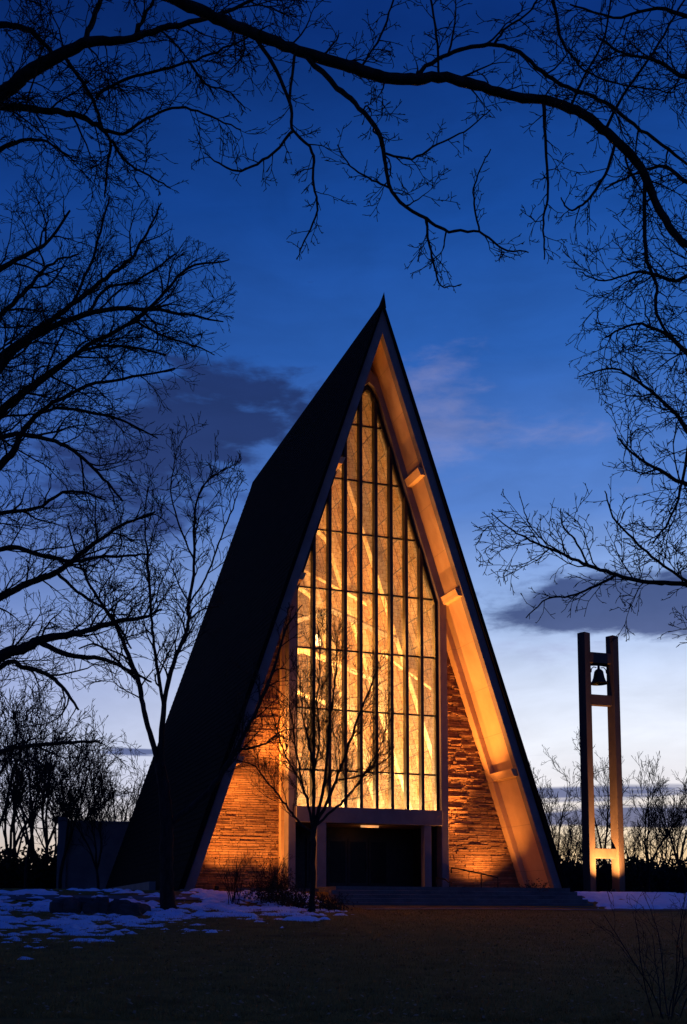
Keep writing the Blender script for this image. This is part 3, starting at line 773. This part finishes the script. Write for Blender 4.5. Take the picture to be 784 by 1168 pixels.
# Small multi-stemmed tree in front of the window
def allow_g(px, py):
    return px > lerp(py, [680, 760, 880, 950, 1000], [335, 300, 255, 290, 345]) and px < lerp(py, [680, 740, 800, 900, 960], [400, 445, 450, 452, 400]) and py > lerp(px, [330, 345, 420, 450], [700, 690, 700, 740]) and py < 955
Yg = 39.0
lvg = [dict(sp=.24, len=1.7, r=.018, ang=34, seg=7), dict(sp=.14, len=.85, r=.011, ang=34, seg=6), dict(sp=.12, len=.42, r=.0095, ang=34, seg=4), dict(sp=.2, len=.2, r=.0085, ang=36, seg=2)]
t = Tree(77, lvg, allow_g, up=.16, flat=1, wob=.12, rmin=.0065, thick=.06)
p0 = at(356, 1034, Yg); base = Vector((p0.x, Yg, gz(p0.x, Yg)))
t.limb([(355, 1040, 9.36), (356, 1028, 6.84), (357, 985, 6.12), (358, 950, 5.76), (359, 935, 5.76)], Yg, 9)
for L_, l in (([(358, 945, 3.60), (351, 915, 3.24), (345, 895, 2.88), (339, 859, 2.16), (335, 833, 1.80), (330, 800, 1.08)], 0),
           ([(358, 940, 3.96), (359, 900, 3.60), (357, 870, 2.88), (352, 845, 2.52), (345, 813, 1.80), (343, 770, 1.08)], 0),
           ([(359, 940, 4.32), (368, 905, 3.60), (374, 860, 3.24), (376, 825, 2.88), (380, 795, 2.16), (384, 760, 1.58), (383, 720, 1.00)], 0),
           ([(360, 940, 4.32), (372, 917, 3.60), (386, 884, 3.24), (399, 848, 2.88), (407, 823, 2.52), (422, 787, 1.80), (432, 755, 1.08)], 0),
           ([(360, 942, 3.60), (385, 920, 2.88), (400, 905, 2.52), (418, 880, 2.16), (435, 850, 1.44), (442, 820, 1.00)], 0),
           ([(358, 950, 3.24), (342, 938, 2.88), (333, 928, 2.52), (321, 911, 2.16), (304, 891, 1.80), (288, 872, 1.44), (263, 866, 1.00)], 0),
           ([(357, 885, 2.52), (364, 850, 2.16), (362, 800, 1.80), (365, 760, 1.44), (362, 715, 1.00)], 0),
           ([(384, 890, 2.16), (410, 885, 1.80), (435, 870, 1.30), (447, 860, 1.00)], 0),
           ([(345, 895, 2.16), (330, 870, 1.80), (318, 840, 1.44), (310, 810, 1.00)], 0)):
    t.limb(L_, Yg, l, t0=.15)
t.finish('bare_tree', 'small many-stemmed bare tree silhouetted against the lit window', base=base)

# generic upright bare tree for the background
def wild(seed, H, sp=1.0):
    r = random.Random(seed)
    lvw = [dict(sp=.6*sp, len=H*.38, r=.042, ang=28, seg=7), dict(sp=.42*sp, len=H*.17, r=.024, ang=32, seg=6), dict(sp=.3*sp, len=H*.09, r=.016, ang=34, seg=4), dict(sp=.26*sp, len=H*.045, r=.014, ang=36, seg=2)]
    t = Tree(seed, lvw, None, up=.16, flat=1, wob=.12, rmin=.0135, thick=.06)
    st = Vector((0, 0, -.3)); h0 = H*r.uniform(.18, .3)
    tp = smooth_path([st, Vector((r.uniform(-.2, .2), 0, h0*.5)), Vector((r.uniform(-.3, .3), 0, h0))], 4)
    r0 = .10*H/9
    t.emit(tp, [r0*(1-.25*i/len(tp)) for i in range(len(tp))])
    for k in range(r.choice((3, 4))):
        a = k*2.1+r.random(); d = Vector((math.cos(a)*.38, math.sin(a)*.38, 1)).normalized()
        pts = [tp[-1].copy()]; rad = [r0*.7]; n = 9; L_ = H*r.uniform(.5, .75)
        for i in range(n):
            d = (d+Vector((r.gauss(0, .12), r.gauss(0, .12), .06))).normalized(); pts.append(pts[-1]+d*L_/n); rad.append(r0*.7*(1-.85*(i+1)/n))
        t.emit(pts, rad); t.spawn(pts, rad, 0, .12)
    return t
protos = []
for k, (sd, H) in enumerate(((101, 9), (102, 9), (103, 9), (104, 9), (105, 9))):
    t = wild(sd, H)
    me = []
    for m_, nm in ((t.limbs, 'trunk'), (t.twigs, 'branches')):
        mesh = bpy.data.meshes.new(nm); mesh.from_pydata(m_.v, [], m_.f); mesh.materials.append(M['farbark']); me.append((nm, mesh))
    protos.append(me); print('proto', t.count)
def place_wild(k, px, Y, ytop, label, group=None, rz=0):
    p = at(px, 1000, Y); z0 = ground(p.x, Y)
    Ht = at(px, ytop, Y).z - z0; s = Ht/9.0
    o = empty('background_tree', (p.x, Y, z0), rz); o.scale = (s, s, s)
    for nm, mesh in protos[k]:
        c = bpy.data.objects.new(nm, mesh); COL.objects.link(c); c.parent = o
    tag(o, label, 'tree', group)
rb = random.Random(9)
gl_ = 'thicket of bare trees behind the concrete wall'
for i, (px, Y, yt) in enumerate(((-25, 62, 770), (8, 70, 800), (30, 58, 830), (52, 75, 820), (70, 66, 845), (92, 72, 850), (112, 64, 862), (132, 78, 872), (-5, 85, 800), (42, 90, 850), (82, 88, 865), (146, 85, 890), (20, 96, 860), (62, 98, 875), (105, 95, 885), (125, 92, 890))):
    place_wild(i % 5, px, Y, yt, 'bare tree in the thicket far behind the concrete wall at the left', gl_, rb.random()*6)
for i, (px, Y, yt, lb) in enumerate(((740, 66, 862, 'bare tree with a rounded crown standing right of the bell tower'),
                                     (688, 70, 868, 'bare tree seen between and behind the two posts of the bell tower'),
                                     (779, 62, 878, 'bare tree cut by the right edge of the frame beyond the bell tower'),
                                     (632, 74, 885, 'bare tree between the chapel roof and the bell tower'))):
    place_wild((i*2+1) % 5, px, Y, yt, lb, None, rb.random()*6)
for i, (px, Y, yt) in enumerate(((650, 96, 925), (668, 92, 932), (722, 94, 934), (760, 95, 920), (800, 70, 890), (640, 105, 935), (690, 104, 935), (750, 104, 932), (775, 99, 925), (660, 110, 938), (715, 108, 936))):
    place_wild(i % 5, px, Y, yt, 'small bare tree in the scrub far behind the bell tower', 'scrub trees on the right horizon', rb.random()*6)

# dark evergreen masses closing the horizon
def leaf_mass(name, centers, n, size, mat, seed, label, cat, kind=None, base=None):
    r = random.Random(seed); mb = MB(); bse = Vector(base or (0, 0, 0))
    for (c, rx, ry, rz_) in centers:
        for i in range(n):
            a = r.random()*6.28; cz = r.uniform(-1, 1); rr = (r.random()**.35)*(1+.25*MN.noise(Vector((math.cos(a)*2+c[0], math.sin(a)*2, cz*2))))
            q = math.sqrt(max(0, 1-cz*cz))
            p = Vector((c[0]+rx*rr*q*math.cos(a), c[1]+ry*rr*q*math.sin(a), c[2]+rz_*rr*cz)) - bse
            d1 = Vector((r.gauss(0, 1), r.gauss(0, 1), r.gauss(0, 1))).normalized()*size*r.uniform(.5, 1.3)
            d2 = d1.orthogonal().normalized()*size*.5
            mb.poly([p, p+d1+d2, p+d1*1.2-d2*.4])
    o = mb.build(name, mat); o.location = bse; tag(o, label, cat, None, kind); return o
r = random.Random(3); cs = []
for i in range(46):
    px = 596+i*6.5; Y = 66+r.uniform(0, 18); yt = 978+r.uniform(-3, 9); zt = at(px, yt, Y).z; p = at(px, 1000, Y)
    h = (zt-.6)/2; cs.append(((p.x, Y, .6+h), 1.5, 1.6, h))
leaf_mass('woodland', cs, 420, .35, 'hedge', 4, 'dark low woodland along the horizon behind the bell tower', 'woodland', 'stuff')
cs = []
for i in range(44):
    px = -90+i*6.5; Y = 70+r.uniform(0, 18); yt = 975+r.uniform(-12, 12); zt = at(px, yt, Y).z; p = at(px, 1000, Y)
    h = (zt-.6)/2; cs.append(((p.x, Y, .6+h), 1.6, 1.6, h))
leaf_mass('woodland', cs, 380, .35, 'hedge', 5, 'dark low woodland behind the concrete wall at the far left', 'woodland', 'stuff')

# shrubs: bunches of upright stems
def shrub(px, py, Y, Ht, spread, n, seed, label, name='shrub', mat='bark', lean=0, leafn=0):
    p0 = at(px, py, Y); base = Vector((p0.x, Y, ground(p0.x, Y)))
    lvs = [dict(sp=Ht*.13, len=Ht*.38, r=.008, ang=32, seg=5), dict(sp=Ht*.09, len=Ht*.16, r=.0065, ang=34, seg=3), dict(sp=Ht*.07, len=Ht*.07, r=.0055, ang=36, seg=2)]
    t = Tree(seed, lvs, None, up=.12, flat=1, wob=.13, rmin=.0055 if Y > 25 else .003, thick=.5)
    r = random.Random(seed)
    for i in range(n):
        a = r.random()*6.28; rr = r.random()*.3*spread
        q = base+Vector((math.cos(a)*rr, math.sin(a)*rr*.6, -.05)); d = Vector((math.cos(a)*r.random()*spread*.7+lean, math.sin(a)*r.random()*spread*.5, Ht)).normalized()
        pts = [q.copy()]; rad = [.013 if Y > 25 else .009]; m = 6; L_ = Ht*r.uniform(.6, 1.05)
        for k in range(m):
            d = (d+Vector((r.gauss(0, .12), r.gauss(0, .12), 0))).normalized(); pts.append(pts[-1]+d*L_/m); rad.append(rad[0]*(1-.6*(k+1)/m))
        t.emit(pts, rad); t.spawn(pts, rad, 0, .1)
    o = t.finish(name, label, 'shrub', base=base, mat=mat)
    if leafn:
        mb = MB()
        for i in range(leafn):
            p = Vector((r.gauss(0, spread*.38), r.gauss(0, spread*.3), abs(r.gauss(0, Ht*.33))))
            d1 = Vector((r.gauss(0, 1), r.gauss(0, 1), r.gauss(0, 1))).normalized()*.05; d2 = d1.orthogonal()*.5
            mb.poly([p, p+d1+d2, p+d1*1.5, p+d1-d2])
        mb.build('dry_leaves', 'leaf', o)
shrub(266, 1030, 41.0, 1.9, 1.0, 12, 201, 'thin leafless shrub standing alone before the left stone wall')
shrub(305, 1028, 41.8, 1.7, 1.3, 20, 202, 'dense brown shrub beside the left pilaster of the window', leafn=1100)
shrub(322, 1028, 41.4, 1.3, 1.0, 14, 203, 'bushy brown shrub just left of the small tree trunk', leafn=700)
shrub(340, 1033, 40.0, 1.0, .9, 12, 206, 'low dark shrub close against the left side of the small tree trunk', leafn=600)
shrub(377, 1034, 40.0, .75, .9, 12, 204, 'low dark shrub at the left end of the entrance steps', leafn=600)
shrub(612, 1018, 46.9, .7, .8, 14, 205, 'small shrub at the foot of the right soffit', leafn=500)
shrub(762, 1150, 15.5, 2.1, .9, 9, 207, 'tangle of thin bare stems in the lower right corner', lean=.1)

# low rock bed
rr_ = random.Random(8)
for i in range(9):
    px = 74+i*10.5; Y = 35.6+rr_.uniform(-.5, .5); p = at(px, 1050, Y); sx_, sy_, sz_ = rr_.uniform(.26, .46), rr_.uniform(.22, .35), rr_.uniform(.2, .36)
    mb = MB(); prof = []
    for a_ in range(9):
        th = math.pi*a_/8
        for b_i in range(12):
            ph = 2*math.pi*b_i/12; q = Vector((math.sin(th)*math.cos(ph), math.sin(th)*math.sin(ph), math.cos(th)))
            q = Vector([math.copysign(abs(c)**.65, c) for c in q]); k = 1+.28*MN.noise(q*1.7+Vector((i*5, 0, 0)))
            mb.v.append((q.x*sx_*k, q.y*sy_*k, q.z*sz_*k+sz_*.55))
    for a_ in range(8):
        for b_i in range(12):
            b2 = (b_i+1) % 12; mb.f.append((a_*12+b_i, a_*12+b2, (a_+1)*12+b2, (a_+1)*12+b_i))
    o = mb.build('boulder', 'rock'); o.location = (p.x, Y, ground(p.x, Y)-.03); o.rotation_euler = (0, 0, rr_.random()*3)
    tag(o, 'dark rounded boulder in the row lying on the snow at the left', 'boulder', 'boulders edging the snow')

# ------------------------------------------------------------------ concrete wall at the left
a0 = at(64, 1025, 66.0); wl = empty('garden_wall', (a0.x, a0.y, ground(a0.x, a0.y)), R(12))
tag(wl, 'tall plain concrete wall behind the left side of the roof', 'wall')
zt = at(66, 932, 66).z - wl.location.z; zt2 = at(100, 939, 67).z - wl.location.z
mb = MB(); mb.box(.5, 6.5, .2, .55, -.4, zt2); mb.build('wall_panel', 'render', wl)
mb = MB(); mb.box(0, .52, 0, .8, -.4, zt); mb.build('end_pier', 'render', wl, bevel=.02)
mb = MB(); mb.box(.53, 6.5, .12, .63, zt2, zt2+.1); mb.build('coping', 'render', wl)
# low curb along the left eave
lc = MB(); lc.box(-WO-.9, -WO-.65, 1.0, 16, .6, 1.32)
cb_ = lc.build('retaining_curb', 'render'); cb_.location = O; cb_.rotation_euler = (0, 0, ANG)
tag(cb_, 'low concrete curb running along the bottom of the black roof', 'curb')

# ------------------------------------------------------------------ bell tower
Yt = 50.0
pL = at(673, 1016, Yt); pR = at(706, 1018, Yt+.45)
zt0 = ground(pL.x, pL.y)
tw = empty('bell_tower', (pL.x, pL.y, zt0)); tag(tw, 'slim open concrete bell tower of two tall posts with three cross beams', 'bell tower')
off = Vector((pR.x-pL.x, pR.y-pL.y, 0))
hL = at(669, 722, Yt).z - zt0; hR = at(701, 726, Yt+.45).z - zt0
RZ = R(33)
def rotbox(mb, cx, cy, hx, hy, z0, z1, rz, top=0):
    c, s_ = math.cos(rz), math.sin(rz); i = len(mb.v)
    for z in (z0, z1):
        for dx, dy in ((-hx, -hy), (hx, -hy), (hx, hy), (-hx, hy)): mb.v.append((cx+dx*c-dy*s_, cy+dx*s_+dy*c, z))
    mb.f += [tuple(i+k for k in f) for f in ((0,3,2,1),(4,5,6,7),(0,1,5,4),(1,2,6,5),(2,3,7,6),(3,0,4,7))]
for cx_, cy_, h_ in ((0, 0, hL), (off.x, off.y, hR)):
    mb = MB(); rotbox(mb, cx_, cy_, .205, .205, -.4, h_, R(40)); mb.build('post', 'tower', tw, bevel=.02)
dirn = off.normalized(); ang_b = math.atan2(dirn.y, dirn.x)
for py0, py1 in ((745, 757), (793, 805), (968, 979)):
    z1 = at(688, py0, Yt+.2).z-zt0; z0 = at(688, py1, Yt+.2).z-zt0
    mb = MB(); rotbox(mb, off.x/2, off.y/2, off.length/2-.17, .15, z0, z1, ang_b); mb.build('cross_beam', 'tower', tw, bevel=.015)
bell = empty('bell', (pL.x+off.x/2, pL.y+off.y/2, at(685, 780, Yt+.2).z)); bell.scale = (1.18, 1.18, 1.12); tag(bell, 'dark bronze bell hanging between the top beams of the bell tower', 'bell')
mb = MB(); mb.lathe([(.0, .60), (.07, .6), (.12, .57), (.17, .5), (.19, .38), (.215, .25), (.26, .12), (.33, .03), (.345, 0), (.32, 0), (.24, .1), (.18, .3), (.1, .5), (0, .52)], 28); mb.build('bell_body', 'bell', bell, smooth=True)
mb = MB(); mb.lathe([(0, -.06), (.05, -.04), (.055, 0), (.03, .04), (.015, .1), (.015, .45), (0, .45)], 12); mb.build('clapper', 'bell', bell, smooth=True)
mb = MB(); c_, s_ = math.cos(ang_b), math.sin(ang_b)
def dv(a, z): return Vector((c_*a, s_*a, z))
mb.tube([dv(-.46, .74), dv(-.1, .78), dv(.1, .78), dv(.46, .74)], [.035, .05, .05, .035], 8)
mb.tube([dv(0, .58), dv(0, .78)], [.06, .04], 8)
for s in (-1, 1): mb.tube([dv(s*.1, .66), dv(s*.22, .68), dv(s*.31, .6), dv(s*.33, .45)], [.02]*4, 6)
for s in (-1, 1): mb.tube([dv(s*.3, .74), dv(s*.3, .92)], [.03]*2, 6)
mb.build('yoke', 'blackmetal', bell)

# ------------------------------------------------------------------ handrails
def rail(name, pts, posts, label, r_=.03):
    o = empty(name, O, ANG); mb = MB(); mb.tube([Vector(p) for p in pts], [r_]*len(pts), 8); mb.build('top_rail', 'blackmetal', o, smooth=True)
    for (u, v, z0, z1) in posts:
        mb = MB(); mb.tube([Vector((u, v, z0)), Vector((u, v, z1))], [r_*.85]*2, 8); mb.build('post', 'blackmetal', o, smooth=True)
    tag(o, label, 'handrail', 'handrails on the chapel steps')
def on_u(px, py, v): u, z = pl(px, py, v); return (u, v, z)
A_ = on_u(515, 996, 1.6); A = on_u(515, 990, 1.6); B = on_u(523, 991, 1.2); C = on_u(549, 996.5, -.2); Dd = on_u(568, 1001, -1.3)
rail('handrail', [A_, A, B, C, Dd], [(C[0], C[1], FLOOR-.02, C[2]), (Dd[0], Dd[1], FLOOR-.3, Dd[2])], 'long sloping black metal handrail in front of the right stone wall')
A = on_u(498, 1001, .8); B = on_u(508, 1003, .2); C = on_u(513, 1007, -.2)
rail('handrail', [A, B, C], [(A[0], A[1], FLOOR-.02, A[2]), (C[0], C[1], FLOOR-.1, C[2])], 'short black metal handrail by the right pilaster of the entrance')

# ------------------------------------------------------------------ lights
WARM = (1.0, .36, .07)
def spot(name, loc, target, power, size, col=WARM, blend=.9, rad=.12, parent=None):
    l = bpy.data.lights.new(name, 'SPOT'); l.energy = power; l.color = col; l.spot_size = R(size); l.spot_blend = blend; l.shadow_soft_size = rad
    o = bpy.data.objects.new(name, l); COL.objects.link(o); o.location = loc
    o.rotation_euler = (Vector(target)-Vector(loc)).to_track_quat('-Z', 'Y').to_euler(); return o
def point(name, loc, power, col, rad=.3):
    l = bpy.data.lights.new(name, 'POINT'); l.energy = power; l.color = col; l.shadow_soft_size = rad
    o = bpy.data.objects.new(name, l); COL.objects.link(o); o.location = loc; return o
def fixture(loc, target, label):
    d = (Vector(target)-Vector(loc)).normalized(); o = empty('floodlight', loc); q = d.to_track_quat('Z', 'Y').to_matrix()
    mb = MB(); mb.lathe([(0, -.16), (.06, -.16), (.09, -.1), (.1, 0), (.1, .03), (.085, .03), (.08, -.01), (0, -.01)], 14); mb.v = [tuple(q @ Vector(p) - d*.12) for p in mb.v]; mb.build('housing', 'blackmetal', o, smooth=True)
    mb = MB(); mb.lathe([(0, .0), (.078, .0)], 14); mb.v = [tuple(q @ Vector(p) - d*.12) for p in mb.v]; mb.build('lens', 'lamp', o)
    mb = MB(); mb.tube([Vector((0, 0, -.12))-d*.2, Vector((0, 0, -.42))-d*.1], [.02]*2, 6); mb.build('stake', 'blackmetal', o)
    tag(o, label, 'floodlight')
def ground_lamp(name, u, v, z, tu, tv, tz, power, size, label, **k):
    a = W(u, v, z); b_ = W(tu, tv, tz); spot(name, a, b_, power, size, **k); fixture(a, b_, label)
ground_lamp('lamp_right', 4.3, 1.72, 1.35, 3.5, 1.0, 18.0, 17000, 46, 'small ground floodlight aimed at the right soffit')
ground_lamp('lamp_left', -6.6, 1.15, 1.25, -4.6, FV, 8.5, 1300, 110, 'small ground floodlight at the foot of the left fascia')
ground_lamp('lamp_left_inner', -4.2, 1.75, 1.35, -4.6, FV, 8.0, 450, 100, 'small ground floodlight hidden behind the shrubs at the left pilaster')
ground_lamp('lamp_right_wall', 5.5, 1.3, 1.3, 4.9, FV, 4.8, 800, 125, 'small ground floodlight at the foot of the right soffit behind the little shrub')
uu, zz = pl(262, 879, .8); a = W(uu+.14, 1.3, zz); b_ = W(4.2, 1.2, 14.0)
spot('fascia_lamp', a, b_, 7500, 85, blend=1, rad=.08); fixture(a, b_, 'small floodlight fixed high on the inner edge of the left fascia')
spot('fascia_wall_lamp', a + Vector((0, 0, -.1)), W(-4.4, FV, 4.0), 680, 140, blend=1, rad=.15)
a = Vector((pL.x+off.x*.62, pL.y-.8, zt0+.25)); b_ = Vector((pL.x+off.x*.8, pL.y+.1, zt0+6))
spot('lamp_tower', a, b_, 4200, 120, rad=.06, col=(1, .45, .13)); fixture(a, b_, 'small floodlight in the snow at the foot of the right tower post')
point('porch_lamp', W(uc+.5, GV+1.0, zlin-.2), 4, WARM, .1)
# interior
CI = (1.0, .45, .10); CL = (1.0, .62, .28)
for k, (u, v, z, p) in enumerate(((-2.6, 6.5, 4.6, 2300), (2.6, 6.5, 4.6, 2300), (-2.4, 11, 5.0, 2300), (2.4, 11, 5.0, 2300), (0, 16, 5.5, 2600), (0, 9, 13.5, 1100), (0, 15, 11.0, 1100))):
    point('interior_light', W(u, v, z), p*(1.85 if z < 8 else 2.9), CL if z < 8 else CI, .35)
    o = empty('pendant_lamp', W(u, v, z-.1)); mb = MB(); mb.lathe([(0, .25), (.12, .25), (.2, .0), (.22, -.25), (.0, -.3)], 16); mb.build('shade', 'lampin', o, smooth=True).visible_shadow = True
    mb = MB(); mb.tube([Vector((0, 0, .26)), Vector((0, 0, max(.5, min(20-z, 11))))], [.012]*2, 5); mb.build('cord', 'blackmetal', o)
    tag(o, 'glowing pendant lamp hanging inside the nave behind the tall window', 'lamp', 'pendant lamps in the nave')

# ------------------------------------------------------------------ sky
w = bpy.data.worlds.new('World'); S.world = w; w.use_nodes = True; t = NT(w.node_tree)
bg = t.n['Background']
tc = t.n.new('ShaderNodeTexCoord'); sx = t.n.new('ShaderNodeSeparateXYZ'); t.l.new(tc.outputs['Generated'], sx.inputs[0])
el = t.m('MULTIPLY', t.m('ARCSINE', sx.outputs[2]), 57.2958)
az = t.m('MULTIPLY', t.m('ARCTAN2', sx.outputs[0], sx.outputs[1]), 57.2958)
def st(lst): return [(max(0, e)/90, s2l(c)) for e, c in lst]
elf = t.m('DIVIDE', el, 90.0)
right = t.ramp(elf, st([(0, (255, 190, 125)), (3.2, (255, 222, 175)), (4.6, (255, 238, 215)), (6.2, (246, 242, 246)), (8.5, (240, 244, 254)), (11.5, (216, 228, 252)), (15, (158, 188, 238)), (20, (88, 132, 208)), (27, (44, 97, 180)), (33, (23, 75, 157)), (40, (9, 48, 120)), (60, (14, 66, 160)), (90, (12, 62, 155))]))
left = t.ramp(elf, st([(0, (190, 170, 160)), (3.2, (180, 178, 190)), (5.2, (150, 165, 205)), (8, (128, 150, 208)), (11, (96, 122, 196)), (15, (62, 90, 170)), (20, (42, 72, 148)), (27, (20, 57, 130)), (33, (10, 46, 116)), (40, (4, 27, 80)), (60, (8, 44, 120)), (90, (12, 60, 150))]))
daz = t.m('SUBTRACT', az, 14.0)
g = t.m('POWER', 2.718, t.m('MULTIPLY', t.m('MULTIPLY', daz, daz), -1/(32.0*32.0)))
base_sky = t.mix(g, left, right)
cv = t.n.new('ShaderNodeCombineXYZ'); t.put(cv.inputs[0], t.m('MULTIPLY', az, .11)); t.put(cv.inputs[1], t.m('MULTIPLY', el, .32))
n1 = t.noise(cv.outputs[0], 1.6, 7, .58, .4); n2 = t.noise(cv.outputs[0], 4.0, 6, .6, .2)
cv2 = t.n.new('ShaderNodeCombineXYZ'); t.put(cv2.inputs[0], t.m('MULTIPLY', az, .09)); t.put(cv2.inputs[1], t.m('MULTIPLY', el, 1.1))
n3 = t.noise(cv2.outputs[0], 1.5, 6, .55, .5)
def blob(a, e, sa, se, k):
    x = t.m('DIVIDE', t.m('SUBTRACT', az, a), sa); y = t.m('DIVIDE', t.m('SUBTRACT', el, e), se)
    q = t.m('ADD', t.m('MULTIPLY', x, x), t.m('MULTIPLY', y, y)); return t.m('MULTIPLY', t.m('POWER', 2.718, t.m('MULTIPLY', q, -1.0)), k)
def azel(px, py): d = ray(px, py).normalized(); return math.degrees(math.atan2(d.x, d.y)), math.degrees(math.asin(d.z))
def pb(px, py, wx, wy, k): a, e = azel(px, py); return blob(a, e, wx/F_PX*57.3, wy/F_PX*57.3, k)
dark = None
for q in ((265, 475, 140, 62, .8), (150, 560, 120, 75, .6), (400, 470, 60, 30, .3), (690, 684, 135, 34, .95), (790, 695, 90, 34, .7), (600, 708, 60, 20, .55), (60, 600, 90, 70, .22)):
    x = pb(*q); dark = x if dark is None else t.m('ADD', dark, x)
dm = t.sstep(t.m('ADD', dark, t.m('MULTIPLY', t.m('ADD', t.m('SUBTRACT', n1, .5), t.m('MULTIPLY', t.m('SUBTRACT', n2, .5), .55)), 1.5)), .3, .75)
band_ = None
for q in ((690, 903, 160, 11, .75), (670, 934, 150, 12, .9), (760, 932, 60, 9, .5), (150, 858, 60, 6, .5), (60, 905, 120, 10, .3), (600, 862, 70, 4, .4), (300, 900, 100, 12, .3)):
    x = pb(*q); band_ = x if band_ is None else t.m('ADD', band_, x)
bm_ = t.sstep(t.m('ADD', band_, t.m('MULTIPLY', t.m('SUBTRACT', n3, .5), 1.1)), .3, .58)
lt = None
for q in ((500, 430, 80, 50, .5), (650, 490, 110, 25, .5), (520, 510, 60, 40, .3), (640, 740, 120, 24, .5), (460, 520, 60, 60, .4), (700, 560, 90, 20, .3)):
    x = pb(*q); lt = x if lt is None else t.m('ADD', lt, x)
lm = t.sstep(t.m('ADD', lt, t.m('MULTIPLY', t.m('SUBTRACT', n2, .5), .9)), .25, .8)
cl = t.ramp(elf, st([(0, (70, 70, 100)), (5, (62, 82, 138)), (12, (52, 70, 128)), (17, (38, 54, 108)), (25, (30, 44, 90)), (40, (14, 28, 70))]))
sky = t.mix(t.m('MULTIPLY', lm, .38), base_sky, s2l((150, 150, 190)))
sky = t.mix(t.m('MULTIPLY', dm, .86), sky, cl)
sky = t.mix(t.m('MULTIPLY', bm_, .85), sky, cl)
soft = t.ramp(n1, [(.3, (.9,)*3), (.7, (1.08,)*3)]); sky = t.mix(1.0, sky, soft, 'MULTIPLY')
ns = t.n.new('ShaderNodeTexSky'); ns.sky_type = 'NISHITA'; ns.sun_disc = False; ns.sun_elevation = R(-2); ns.sun_rotation = R(14)
sky = t.mix(.006, sky, ns.outputs[0], 'ADD')
back = t.sstep(sx.outputs[1], .25, -.35)   # the eastern sky, behind the viewer, is already night blue
sky = t.mix(back, sky, t.mix(1.0, sky, (.28, .5, .95), 'MULTIPLY'))
t.l.new(sky, bg.inputs[0]); bg.inputs[1].default_value = 1.0
sun = bpy.data.lights.new('sun', 'SUN'); sun.energy = .02; sun.angle = R(12); sun.color = (1, .75, .55)
so_ = bpy.data.objects.new('sun', sun); COL.objects.link(so_); so_.rotation_euler = Vector((-math.sin(R(14)), -math.cos(R(14)), -.03)).to_track_quat('-Z', 'Y').to_euler()

S.view_settings.view_transform = 'Standard'; S.view_settings.look = 'None'; S.view_settings.gamma = 1; S.view_settings.exposure = 0
S.cycles.max_bounces = 8; S.cycles.transparent_max_bounces = 12; S.cycles.sample_clamp_indirect = 6
